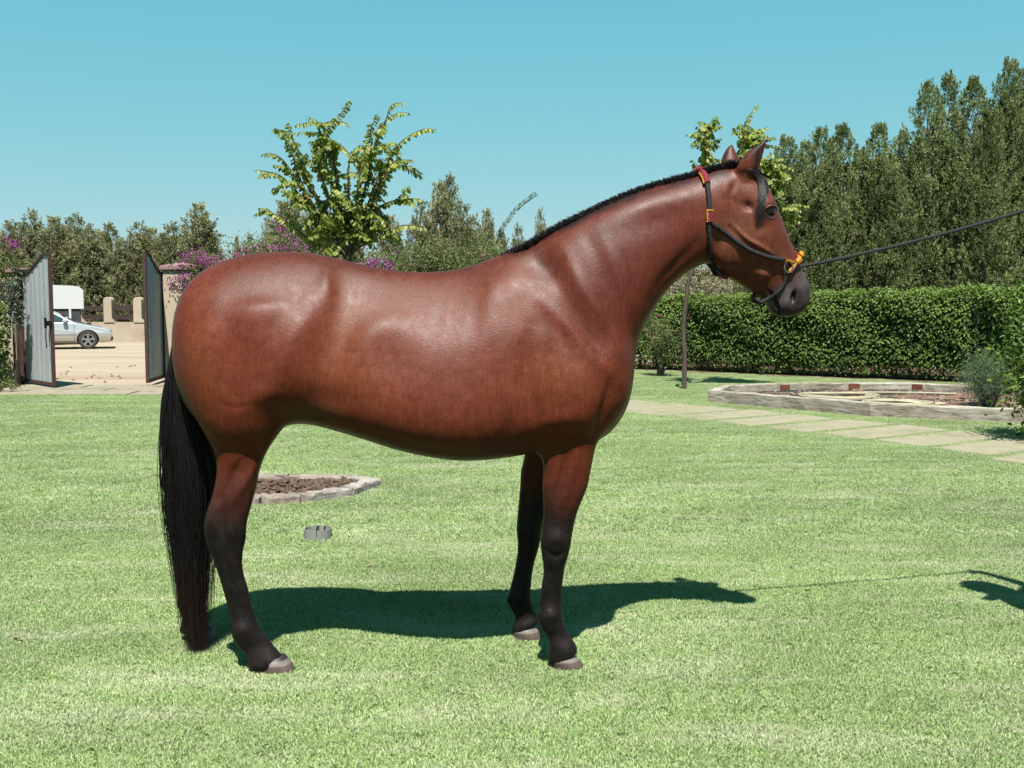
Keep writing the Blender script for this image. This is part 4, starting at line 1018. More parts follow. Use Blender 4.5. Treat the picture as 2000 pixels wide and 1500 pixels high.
# under the jaw
bot = th[-1]; und = [bot, Vector((bot.x + .02, YC - .045, bot.z - .028)), Vector((bot.x + .035, YC, bot.z - .035))]; und = dense(und + mirp(und[:2])[::-1]); rope('throat_lash', und, .0078, M_RB)
jb = [P(x, y, YC - .02) for x, y in ((1407, 536), (1414, 540), (1421, 543))]; rope('jaw_band', jb, .009, M_RED)
cheek = dense(surf([(1387, 436), (1398, 442), (1410, 450), (1428, 464), (1446, 477), (1464, 487), (1482, 495), (1500, 501), (1518, 505), (1531, 507)], .0072), 3)
rc = hit(1537, 521, .012)
chin = surf([(1537, 531), (1534, 545), (1528, 558), (1518, 571)], .0065); jl = hit(1500, 583, .006)
chin_n = chin + [jl, Vector((jl.x - .03, YC - .045, jl.z - .012)), P(1477, 583, YC - .03), P(1470, 577, YC)]
for sgn in (0, 1):
    g_ = (lambda q: mirp(q)) if sgn else (lambda q: q)
    rope('cheek_rope', g_(cheek), .0080, M_RB); rope('chin_rope', g_(dense(chin_n, 4)), .0072, M_RB)
    bars = [surf([(1533, 507), (1540, 509), (1547, 512), (1551, 514)], .009), surf([(1551, 514), (1548, 520), (1544, 526), (1541, 531)], .009)]
    rope('nose_band', g_(dense(bars[0])), .0088, M_YEL); rope('nose_band', g_(dense(bars[1])), .0088, M_YEL)
    rope('stitching', g_([p + Vector((.002, -.006, .006)) for p in dense(bars[0])]), .003, M_RED); rope('stitching', g_([p + Vector((.006, -.005, 0)) for p in dense(bars[1])]), .003, M_RED)
M_STEEL = simple('bright_steel', (.62, .62, .6), (.7, .7, .68), 10, .25, 0, metal=1)
for c in (rc, mirp([rc])[0]):
    mb = MB(); mb.tube([c + Vector((.0155 * math.cos(a), 0, .021 * math.sin(a))) for a in np.linspace(0, 2 * math.pi, 25)], .003, 7, False); o = mb.obj('ring', M_STEEL, None, True); under(o, br)
nb = surf([(1551, 514), (1556, 508), (1558, 501)], .010); e_ = nb[-1]
nose = nb + [Vector((e_.x + .008, YC - .02, e_.z + .008)), Vector((e_.x + .010, YC, e_.z + .010))]; nose = dense(nose + mirp(nose[:-1])[::-1])
rope('nose_band', nose, .0115, M_YEL); rope('stitching', [p + Vector((-.006, 0, .009)) for p in nose], .0035, M_RED); rope('stitching', [p + Vector((.011, 0, -.004)) for p in nose], .0035, M_RED)
HAND = Vector((2.40, 4.30, P(2126, 366, 4.30).z))
far = mirp([rc])[0] + Vector((.015, .01, -.008))
pts = []
for i in range(40):
    t = i / 39; p = far.lerp(HAND, t); p.z -= .10 * t * (1 - t) * 1.0; pts.append(p)
o = rope('lead_rope', pts, .0072, M_RB, parent=br); w = o.matrix_world.copy(); o.parent = None; o.matrix_parent_inverse = Matrix(); o.matrix_world = Matrix()
tag(o, "taut black lead rope running from the horse's nose to the right edge", 'lead rope')

# ------------------------------------------------------------------ handler, standing just outside the frame on the right
def skin(name, joints, edges, mtl, parent, sub=2):
    me = bpy.data.meshes.new(name); me.from_pydata([j[0] for j in joints], edges, []); o = bpy.data.objects.new(name, me); COL.objects.link(o)
    me.skin_vertices or o.modifiers.new('s', 'SKIN')
    md = o.modifiers.new('skin', 'SKIN') if not o.modifiers else o.modifiers[0]
    for i, j in enumerate(joints): me.skin_vertices[0].data[i].radius = (j[1], j[2] if len(j) > 2 else j[1])
    me.skin_vertices[0].data[0].use_root = True
    ss = o.modifiers.new('sub', 'SUBSURF'); ss.levels = sub; ss.render_levels = sub
    dg = bpy.context.evaluated_depsgraph_get(); nm = bpy.data.meshes.new_from_object(o.evaluated_get(dg)); bpy.data.objects.remove(o)
    nm.polygons.foreach_set('use_smooth', [True] * len(nm.polygons)); nm.name = name
    return link(name, nm, mtl, parent)
M_SKIN = simple('skin', (.30, .15, .09), (.38, .20, .13), 12, .55, 0); M_SHIRT = simple('white_shirt', (.6, .6, .58), (.68, .68, .66), 10, .85, .3, .004); M_TROU = simple('blue_trousers', (.04, .06, .12), (.06, .09, .17), 14, .85, .3, .004)
pe = empty('person', (2.40, 4.12, 0)); tag(pe, 'person in white shirt and blue trousers holding the lead rope high', 'person')
hx, hy, hz_ = HAND.x - 2.40, HAND.y - 4.12, HAND.z
# torso, legs and head one figure
J = [((.02, 0, .95), .15, .11), ((.0, 0, 1.15), .14, .105), ((-.04, 0, 1.33), .17, .11), ((-.06, 0, 1.44), .08, .08), ((-.08, 0, 1.50), .055, .055), ((-.10, 0, 1.58), .075, .085), ((-.10, 0, 1.68), .08, .09), ((-.10, 0, 1.74), .055, .06),
     ((-.05, .17, 1.40), .06, .06), ((.02, .22, 1.14), .045, .045), ((-.12, .20, .92), .033, .033), ((-.17, .19, .86), .035, .022),
     ((.0, -.12, 1.43), .062, .062), ((.16, .0, 1.66), .045, .045), ((hx + .05, hy - .015, hz_ - .05), .03, .03), ((hx + .01, hy, hz_ - .01), .032, .022),
     ((.04, .10, .86), .095, .10), ((.05, .12, .48), .062, .062), ((.08, .13, .1), .042, .042), ((.02, .13, .05), .045, .035), ((-.09, .13, .035), .035, .03),
     ((.04, -.10, .86), .095, .10), ((.02, -.12, .48), .062, .062), ((.10, -.13, .1), .042, .042), ((.04, -.13, .05), .045, .035), ((-.07, -.13, .035), .035, .03)]
E_ = [(0, 1), (1, 2), (2, 3), (3, 4), (4, 5), (5, 6), (6, 7), (2, 8), (8, 9), (9, 10), (10, 11), (2, 12), (12, 13), (13, 14), (14, 15), (0, 16), (16, 17), (17, 18), (18, 19), (19, 20), (0, 21), (21, 22), (22, 23), (23, 24), (24, 25)]
bdy = skin('body', J, E_, M_SKIN, pe)
bdy.data.materials.append(M_SHIRT); bdy.data.materials.append(M_TROU); M_SHOE = simple('brown_shoe', (.05, .03, .02), (.08, .05, .03), 12, .6, 0); bdy.data.materials.append(M_SHOE)
for p in bdy.data.polygons:
    c = p.center; arm = (abs(c.y) > .17 and c.z < 1.1) and c.x < 0 and c.z > .8
    p.material_index = 3 if c.z < .1 else 2 if c.z < .98 and not arm else 1 if c.z < 1.47 and not arm and not (c.x < -.02 and c.z > 1.6) else 0
# fingers closed on the rope
H0 = Vector((hx, hy, hz_))
for k in range(4):
    u = k * .018 - .03; b0 = H0 + Vector((u * .4 + .015, -.018, u * .6 - .02)); pts = [b0, b0 + Vector((-.02, -.012, .014)), b0 + Vector((-.03, .010, .022)), b0 + Vector((-.018, .026, .012))]
    mb = MB(); mb.tube(dense(pts, 3), [.009, .009, .0088, .0086, .0084, .008, .008, .0078, .0075, .006], 7); mb.obj('finger', M_SKIN, pe, True)
mb = MB(); mb.tube(dense([H0 + Vector((.02, .01, -.03)), H0 + Vector((.0, .028, -.012)), H0 + Vector((-.018, .022, .004))], 3), [.011, .011, .0105, .010, .0095, .009, .007], 7); mb.obj('thumb', M_SKIN, pe, True)
v = []; f = []
nh = 900; th_ = rng.uniform(0, 1.15, nh); ph_ = rng.uniform(0, 6.28, nh); c0 = np.array([-.095, 0, 1.685]); dirs = np.column_stack([np.sin(th_) * np.cos(ph_), np.sin(th_) * np.sin(ph_), np.cos(th_)])
base = c0 + dirs * np.array([.088, .082, .098]); pth = np.stack([base, base + dirs * .008 + np.array([.01, 0, -.008]), base + dirs * .006 + np.array([.022, 0, -.025])], 1)
vv, ff, cc_ = strands(pth, np.full(nh, .003), .001, np.tile([.02, .013, .01], (nh, 3, 1))); link('hair', npmesh('hair', vv, ff, True, cc_), mhair, pe)
mb = MB(); hc = Vector((-.185, 0, 1.655)); mb.add([hc + Vector((0, -.012, 0)), hc + Vector((0, .012, 0)), hc + Vector((.02, 0, .05)), hc + Vector((-.022, 0, -.006)), hc + Vector((0.01, 0, -.02))], [(0, 3, 2), (3, 1, 2), (0, 4, 3), (4, 1, 3)]); mb.obj('nose', M_SKIN, pe)
for s in (-1, 1):
    mb = MB(); mb.lathe([(.011 * math.sin(math.pi * i / 8) + 1e-4, .011 * math.cos(math.pi * i / 8)) for i in range(9)], (-.168, s * .032, 1.675), 10); mb.obj('eye', me_, pe, True)
    mb = MB(); mb.lathe([(.004, -.006), (.022, -.003), (.026, .004), (.014, .007)], (-.085, s * .083, 1.66), 10, 'Y'); mb.obj('ear', M_SKIN, pe, True)

# ------------------------------------------------------------------ the car in the yard
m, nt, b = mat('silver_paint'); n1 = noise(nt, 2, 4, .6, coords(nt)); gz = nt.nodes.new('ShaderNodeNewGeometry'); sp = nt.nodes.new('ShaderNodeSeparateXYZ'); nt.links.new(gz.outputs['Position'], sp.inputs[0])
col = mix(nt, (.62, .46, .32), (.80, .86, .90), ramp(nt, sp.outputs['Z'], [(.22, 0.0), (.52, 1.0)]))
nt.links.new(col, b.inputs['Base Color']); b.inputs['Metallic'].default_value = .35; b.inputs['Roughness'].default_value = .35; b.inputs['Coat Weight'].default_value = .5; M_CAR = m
m, nt, b = mat('tinted_glass'); b.inputs['Base Color'].default_value = (.05, .09, .09, 1); b.inputs['Roughness'].default_value = .05; b.inputs['Specular IOR Level'].default_value = .8; M_GLASS = m
M_TYRE = simple('tyre', (.05, .045, .04), (.10, .085, .07), 15, .85, .2, .003); M_RIM = simple('alloy', (.55, .55, .54), (.65, .65, .64), 10, .35, 0, metal=.6); M_TRIM = simple('dark_trim', (.09, .085, .08), (.13, .12, .11), 10, .7, 0)
XF = P(212, 660, 30.7).x
car = empty('parked_car', (P(172, 660, 31).x + .466, 31.86, 0), R(20)); car.scale = (.85, .85, .85); tag(car, 'silver saloon car parked in the dirt yard, seen between the gate leaves', 'car')
L = 4.55; fw, rw = .86, 3.50; wr = .315
def arc(cx, r, a0, a1, n=12): return [(cx + r * math.cos(a), .30 + r * math.sin(a)) for a in np.linspace(a0, a1, n)]
# coordinates: x measured back from the nose, flipped to -x
lower = [(.09, .40), (.07, .52), (.12, .60), (.21, .68), (.5, .76), (1.0, .855), (1.28, .91), (2.2, .93), (3.4, .955), (4.2, .955), (4.50, .91), (4.55, .72), (4.52, .42), (4.40, .24)] + arc(rw, .365, -.15, math.pi + .15)[::1] + [(fw + .36, .20)] + arc(fw, .365, -.15, math.pi + .15) + [(.42, .22), (.12, .26)]
def carprism(poly, hw, inset_top=.0, zt=1.0, zb=.2):
    n = len(poly); v = []
    for s in (-1, 1):
        for x, z in poly:
            k = 1 - inset_top * max(0, (z - .55)) - .10 * max(0, .28 - x / 1.0) - .06 * max(0, x - 4.2) - .03 * max(0, .5 - z)
            v.append((-x, s * hw * k, z))
    return v, [tuple(reversed(range(n))), tuple(range(n, 2 * n))] + [(i, (i + 1) % n, (i + 1) % n + n, i + n) for i in range(n)]
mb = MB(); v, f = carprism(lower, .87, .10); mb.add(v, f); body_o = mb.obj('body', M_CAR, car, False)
bv = body_o.modifiers.new('b', 'BEVEL'); bv.width = .03; bv.segments = 3; bv.limit_method = 'ANGLE'; bv.angle_limit = R(50); 
roofp = [(1.22, .90), (1.95, 1.29), (2.15, 1.36), (2.6, 1.395), (3.2, 1.37), (3.55, 1.30), (4.05, .98), (4.1, .95)]
def cabin(poly, hw_b, hw_t, dz=0):
    n = len(poly); v = []
    for s in (-1, 1):
        for x, z in poly: k = (z - .9) / .5; v.append((-x, s * (hw_b + (hw_t - hw_b) * k), z + dz))
    return v, [tuple(reversed(range(n))), tuple(range(n, 2 * n))] + [(i, (i + 1) % n, (i + 1) % n + n, i + n) for i in range(n)]
mb = MB(); v, f = cabin(roofp, .80, .60); mb.add(v, f); o = mb.obj('cabin', M_CAR, car); bv = o.modifiers.new('b', 'BEVEL'); bv.width = .025; bv.segments = 2
for poly in ([(1.42, .95), (2.02, 1.28), (2.40, 1.335), (2.44, .955)], [(2.52, .955), (2.49, 1.335), (3.1, 1.33), (3.42, 1.26), (3.72, .97)]):
    for s in (-1, 1):
        n = len(poly); v = []
        for d_ in (.002, .010):
            for x, z in poly: k = (z - .9) / .5; v.append((-x, s * (.80 - .20 * k + d_), z))
        mb = MB(); mb.add(v, [tuple(range(n)), tuple(range(n, 2 * n))] + [(i, (i + 1) % n, (i + 1) % n + n, i + n) for i in range(n)]); mb.obj('window', M_GLASS, car)
def slopeglass(a, b_, w0, w1): 
    nrm = Vector((-(b_[1] - a[1]), 0, -(b_[0] - a[0]))).normalized() * .008
    if nrm.z < 0: nrm = -nrm
    v = [Vector((-a[0], -w0, a[1])), Vector((-a[0], w0, a[1])), Vector((-b_[0], w1, b_[1])), Vector((-b_[0], -w1, b_[1]))]; v2 = [p + nrm for p in v]
    mb = MB(); mb.add(v + v2, [(0, 1, 2, 3), (4, 5, 6, 7), (0, 1, 5, 4), (1, 2, 6, 5), (2, 3, 7, 6), (3, 0, 4, 7)]); return mb
slopeglass((1.30, .945), (1.93, 1.28), .72, .58).obj('windscreen', M_GLASS, car); slopeglass((4.0, 1.01), (3.58, 1.275), .7, .58).obj('rear_window', M_GLASS, car)
wh = MB(); wh.lathe([(.20, -.10), (.29, -.10), (.315, -.07), (.315, .07), (.29, .10), (.20, .10)], (0, 0, 0), 28, 'Y', True); tyre_m = wh.mesh('tyre', True)
rm = MB()
for k in range(5):
    a = 2 * math.pi * k / 5 + .3; ca, sa = math.cos(a), math.sin(a)
    q = [(-.028, .03), (.028, .03), (.045, .20), (-.045, .20)]; v = []
    for y_ in (-.098, -.06):
        for u, r in q: v.append((u * -sa + r * ca, y_, u * ca + r * sa))
    rm.add(v, [(0, 1, 2, 3), (7, 6, 5, 4), (0, 1, 5, 4), (1, 2, 6, 5), (2, 3, 7, 6), (3, 0, 4, 7)])
rm.lathe([(.19, -.102), (.215, -.104), (.215, -.08), (.19, -.08)], (0, 0, 0), 28, 'Y', True); rm.lathe([(.0, -.10), (.045, -.10), (.045, -.05)], (0, 0, 0), 12, 'Y'); rim_m = rm.mesh('rim')
dk = MB(); dk.lathe([(0.001, -.055), (.20, -.055), (.20, .05), (.001, .05)], (0, 0, 0), 20, 'Y'); disc_m = dk.mesh('hub')
for x in (fw, rw):
    for s in (-1, 1):
        w_ = link('wheel', tyre_m, M_TYRE, car); w_.location = (-x, s * .76, wr - .003); w_.rotation_euler = (0, 0, 0 if s < 0 else math.pi)
        link('rim', rim_m, M_RIM, w_); link('hub', disc_m, M_DARK, w_)
for s in (-1, 1):
    mb = MB(); mb.box((-.38, s * .62 - .14, .60), (-.105, s * .62 + .14, .665), bevel=.012); o = mb.obj('headlight', M_RIM, car)
    mb = MB(); mb.box((-1.66, s * .90 - .10, .93), (-1.52, s * .90 + .09, 1.05), bevel=.03); mb.obj('mirror', M_CAR, car)
    mb = MB(); mb.box((-3.12, s * .878 - .008, .245), (-1.25, s * .878 + .008, .285)); mb.obj('sill_trim', M_TRIM, car)
    mb = MB(); mb.box((-3.2, s * .872 - .006, .50), (-1.25, s * .872 + .006, .525)); mb.obj('side_strip', M_RIM, car)
    for x0 in (1.3, 2.45, 3.1): mb = MB(); mb.box((-x0 - .008, s * .8715 - .004, .29), (-x0, s * .8715 + .004, .90)); mb.obj('door_gap', M_TRIM, car)
mb = MB(); mb.box((-.20, -.55, .27), (-.058, .55, .40), bevel=.02); mb.obj('bumper_grille', M_TRIM, car)

# trailer behind the car
TY = 34.2; tx = P(163, 590, TY).x
tr_ = empty('trailer', (tx - .26, TY + .65, 0), R(22)); tag(tr_, 'white box trailer with dark lower sides standing behind the car', 'trailer')
M_WHITE = simple('white_panel', (.95, .97, .97), (1.0, 1.0, 1.0), 3, .5, .1, .002); M_TG = simple('dark_grey_panel', (.06, .065, .065), (.09, .095, .095), 6, .7, 0)
z1, z0_ = P(120, 557, TY).z, P(120, 603, TY).z
mb = MB(); mb.prism([(-3.2, z0_), (0, z0_), (.0, z1 - .16), (-.12, z1 - .05), (-.3, z1 - .02), (-1.6, z1 + .03), (-3.2, z1 + .02)], -.7, .7); mb.obj('upper_body', M_WHITE, tr_)
mb = MB(); mb.box((-3.15, -.66, .45), (-.10, .66, z0_ - .002)); mb.obj('lower_body', M_TG, tr_)
for x in (-.42, -.62 + .43 - .85, -1.9): mb = MB(); mb.box((x - .035, -.72, .50), (x + .035, -.665, z0_ - .005)); mb.obj('post', M_WHITE, tr_)
mb = MB(); mb.tube([(-.05, -.5, z0_), (-.12, -.5, .85), (-.28, -.5, .45)], .022, 6); mb.tube([(-.04, -.5, z0_ + .5), (.0, -.52, z0_ + .2), (-.02, -.5, z0_ - .1)], .012, 6); mb.obj('jack_strut', M_STEEL, tr_)
for x in (-1.0, -2.2):
    w_ = link('wheel', tyre_m, M_TYRE, tr_); w_.location = (x, -.62, .312); link('rim', rim_m, M_RIM, w_); link('hub', disc_m, M_WHITE, w_)
# stones in the yard
mbs = []
for k in range(3):
    mb = MB(); r = 1; q = [Vector((1, 0, 0)), Vector((-1, 0, 0)), Vector((0, .7, 0)), Vector((0, -.8, 0)), Vector((.1, 0, .6)), Vector((0, 0, -.4))]; q = [p * .05 + Vector([random.uniform(-.015, .015) for _ in range(3)]) for p in q]
    mb.add(q, [(0, 2, 4), (2, 1, 4), (1, 3, 4), (3, 0, 4), (2, 0, 5), (1, 2, 5), (3, 1, 5), (0, 3, 5)]); mbs.append(mb)
mb = MB()
for _ in range(30):
    q = random.choice(mbs); p = G(random.uniform(80, 330), 700 + 48 * random.random() ** .6); s = random.uniform(.25, 1.0)
    mb.add([Vector(v) * s + p for v in q.v], q.f)
tag(mb.obj('stones', simple('yard_stone', (.16, .10, .07), (.32, .22, .15), 20, .9, .3)), kind='stuff')
# ------------------------------------------------------------------ plants
M_BARK = simple('bark', (.10, .075, .055), (.19, .15, .11), 18, .9, .8, .01, vec_scale=(1, 1, .3))
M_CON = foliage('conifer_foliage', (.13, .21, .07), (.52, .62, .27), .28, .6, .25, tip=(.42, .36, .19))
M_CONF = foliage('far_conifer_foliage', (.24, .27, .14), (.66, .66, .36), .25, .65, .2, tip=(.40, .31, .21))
M_HEDGE = foliage('hedge_leaf', (.06, .13, .025), (.34, .50, .10), .35, .5, .45, nscale=3)
M_ROB = foliage('young_tree_leaf', (.20, .30, .055), (.62, .70, .15), .38, .45, .45, tip=(.58, .56, .16))
M_BOUG = foliage('climber_leaf', (.12, .19, .05), (.38, .45, .17), .3, .55, .3, tip=(.50, .44, .24))
M_FLOW = foliage('purple_bract', (.40, .05, .38), (.85, .18, .75), .4, .6, .2); M_PINK = foliage('pink_flower', (.45, .05, .18), (.6, .15, .3), .4, .6, .2)
M_ROSE = foliage('grey_green_needle', (.14, .24, .12), (.36, .50, .30), .25, .6, .3)
M_SILV = foliage('silver_leaf', (.20, .25, .20), (.42, .48, .42), .3, .5, .4)

def conifer(H, Rm, ntuft, nl, lsize, seed, spires=3):
    g = np.random.default_rng(seed); C = []; D = []; T = []
    sp = [(0, 0, H, 1.0)] + [(g.uniform(-.55, .55) * Rm, g.uniform(-.5, .5) * Rm, H * g.uniform(.72, .93), g.uniform(.5, .75)) for _ in range(spires)]
    for (sx, sy, sh, sw) in sp:
        n = int(ntuft * sw / sum(s[3] for s in sp))
        t = g.beta(1.0, .95, n); az = g.uniform(0, 6.283, n)
        lob = 1 + .28 * np.sin(az * 3 + t * 14 + seed) + .20 * np.sin(az * 5 - t * 23)
        r = Rm * sw * np.clip((1 - t), 0, 1) ** .68 * lob * np.clip(g.normal(.86, .2, n), .2, 1.12) + .03
        z = .12 + t * (sh - .12); k = .75 + .25 * t
        C.append(np.column_stack([sx * (1 - t * .4) + r * np.cos(az), sy * (1 - t * .4) + r * np.sin(az), z]))
        up = .6 + 1.6 * t; D.append(np.column_stack([np.cos(az) * .8, np.sin(az) * .8, up]) + g.normal(0, .35, (n, 3)))
    C = np.vstack(C); D = unit(np.vstack(D)); n = len(C); clump_ = np.sin(C[:, 0] * 4.1 + seed) * np.sin(C[:, 1] * 4.7 + 2 * seed) * np.sin(C[:, 2] * 3.3); brown = np.clip(g.normal(.1, .3, n), 0, 1)
    tone = np.clip(g.normal(.45, .22, n) + .5 * clump_, 0, 1); L = g.uniform(.6, 1.3, n) * lsize * 3.2
    s = g.random((n, nl)) ** .8; off = g.normal(0, 1, (n, nl, 3)) * (.20 * L)[:, None, None] * (1.05 - s)[..., None]
    c = C[:, None] + D[:, None] * (L[:, None] * s)[..., None] + off - D[:, None] * (L * .35)[:, None, None]
    d = D[:, None] + g.normal(0, .55, (n, nl, 3)); nn = g.normal(size=(n * nl, 3))
    v, f = leaves(c.reshape(-1, 3), d.reshape(-1, 3), nn, g.uniform(.7, 1.4, n * nl) * lsize, g.uniform(.28, .5, n * nl) * lsize, fold=.2)
    tt = np.clip(np.repeat(tone, nl) + g.normal(0, .15, n * nl), 0, 1); bb = np.clip(np.repeat(brown, nl) + g.normal(0, .1, n * nl), 0, 1) * .7
    return npmesh('crown', v, f, False, leafcols(tt, 4, bb))
def trunk_mesh(H, r):
    mb = MB(); pts = [(random.uniform(-.02, .02) * H * k / 6, random.uniform(-.02, .02) * H * k / 6, H * .9 * k / 6) for k in range(7)]
    mb.tube(pts, [r * (1 - .85 * k / 6) for k in range(7)], 8)
    for k in range(16):
        z = H * random.uniform(.12, .8); a = random.uniform(0, 6.28); l = (H - z) * .22 + .15
        mb.tube([(0, 0, z), (l * .5 * math.cos(a), l * .5 * math.sin(a), z + l * .4), (l * math.cos(a), l * math.sin(a), z + l * 1.1)], [r * .3, r * .2, r * .06], 5)
    return mb.mesh('trunk', True)
NEARV = [(conifer(1.0 * 5, 1.22, 2300, 22, .060, 10 + k, 4), trunk_mesh(5, .09)) for k in range(5)]
FARV = [(conifer(4.5, 1.1, 900, 20, .085, 40 + k, 4), trunk_mesh(4.5, .08)) for k in range(4)]
def put_conifer(px, py, Y, variants, base, mtl, label, group, wide=1.0, k=None):
    top = P(px, py, Y); v = variants[random.randrange(len(variants)) if k is None else k % len(variants)]
    e = empty('conifer', (top.x, Y, 0), random.uniform(0, 6.28)); s = top.z / base; e.scale = (s * wide, s * wide, s)
    tag(e, label, 'tree', group); link('trunk', v[1], M_BARK, e); link('crown', v[0], mtl, e); return e
RG = 'conifers behind the clipped hedge'; LG = 'conifers beyond the yard fence'; MG = 'conifers behind the garden wall'
rows = [(1536, 276, 22.5, .95, 'conifer just right of the young tree, lowest of the hedge row'), (1575, 284, 23.5, .9, 'narrow conifer second in the row right of the horse\'s nose'), (1606, 258, 22.6, .95, 'conifer with a pointed brownish top, third right of the horse\'s nose'),
        (1645, 254, 23.2, .95, 'conifer with a blunt double top, left of the dip in the row'), (1718, 250, 22.4, .85, 'slim conifer standing in the dip of the row'), (1764, 266, 23.4, .8, 'short conifer between the slim one and the tall block'),
        (1815, 168, 22.8, .8, 'left tree of the tall conifer block at right'), (1852, 155, 23.6, .8, 'highest conifer of the tall block, second from its left'), (1902, 165, 22.6, .85, 'broad bright conifer on the right side of the tall block'), (1935, 225, 21.6, .8, 'lower conifer filling the notch before the right edge'),
        (1973, 128, 22.4, .75, 'tallest conifer of all, near the right edge of the photo'), (2010, 140, 22.9, .9, 'tall conifer cut by the right edge of the photo'), (2080, 120, 22.6, .9, 'tall conifer outside the right edge of the photo'),
        (1500, 330, 24.5, .9, "conifer hidden behind the young tree and the horse's ear"), (1420, 440, 25.5, 1.0, "low conifer behind the horse's jaw"), (1340, 520, 26, 1.2, "low conifer seen under the horse's throat"), (1680, 300, 24.8, .9, 'conifer set back in the dip of the row'),
        (1290, 505, 25.6, 1.2, "low conifer just left of the one under the horse's throat")]
for i, (px, py, Y, w_, lab) in enumerate(rows): put_conifer(px, py, Y, NEARV, 5.0, M_CON, lab, RG, w_ * (1.0 if py > 200 else .92), i)
lrow = [(-25, 430), (19, 437), (61, 417), (105, 431), (129, 449), (145, 424), (171, 443), (187, 457), (213, 444), (237, 470), (272, 440), (296, 452), (320, 462), (336, 440), (371, 447), (389, 406), (416, 462)]
ll = ['conifer beyond the fence cut by the left edge', 'thin-topped conifer second from the left edge', 'tall conifer above the left gate leaf, highest at far left', 'conifer above the right half of the left gate leaf', 'low conifer just right of the left gate leaf top', 'sharp spired conifer above the white trailer',
      'wispy pale topped conifer right of the trailer', 'small low conifer between the trailer and the fence post', 'thin spire above the middle of the gateway', 'lowest conifer in the middle of the gateway', 'conifer spire just left of the right gate leaf', 'conifer directly behind the right gate leaf top',
      'conifer just above the right gate pillar, lower one', 'spired conifer above the cap of the right pillar', 'conifer left of the tall ragged one above the bougainvillea', 'tall ragged conifer above the bougainvillea, right end of the yard row', 'low conifer in the sky gap right of the ragged one']
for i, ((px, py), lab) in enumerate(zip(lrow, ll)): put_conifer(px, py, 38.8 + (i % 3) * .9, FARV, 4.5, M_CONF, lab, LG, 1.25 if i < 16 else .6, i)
mrow = [(463, 470, .4), (487, 461, .5), (526, 432, .8), (552, 402, 1.0), (572, 396, 1.0), (600, 420, 1.1), (820, 402, .9), (858, 366, .85), (878, 355, .8), (902, 400, .9), (926, 428, .9), (951, 418, .7), (979, 458, .8), (1012, 444, .6), (1056, 417, .55), (760, 430, 1.1), (700, 430, 1.1), (650, 420, 1.1), (840, 440, 1.2)]
ml = ['tiny conifer tip in the sky gap left of the climber', 'small conifer left of the young tree, rising over the purple flowers', 'conifer left of the young tree, lower step of its group', 'conifer touching the left shoots of the young tree', 'higher conifer half hidden by the left side of the young tree', 'conifer behind the left half of the young tree crown',
      'conifer tip at the right edge of the young tree', 'left twin of the tall pair right of the young tree', 'right twin and highest of the pair right of the young tree', 'conifer stepping down right of the tall pair', 'lower conifer second right of the tall pair', 'pointed small conifer left of the thin arching shoot', 'low conifer at the foot of the thin arching shoot', 'conifer tip just before the mane line', 'small conifer tip touching the mane',
      "conifer behind the young tree's right lower branches", "conifer right behind the young tree's trunk", "conifer behind the young tree's crown, left of the trunk", "broad low conifer under the tall pair"]
for i, ((px, py, w_), lab) in enumerate(zip(mrow, ml)): put_conifer(px, py, 27.5 + (i % 3) * .8, FARV, 4.5, M_CONF, lab, MG, w_ * .95, i)

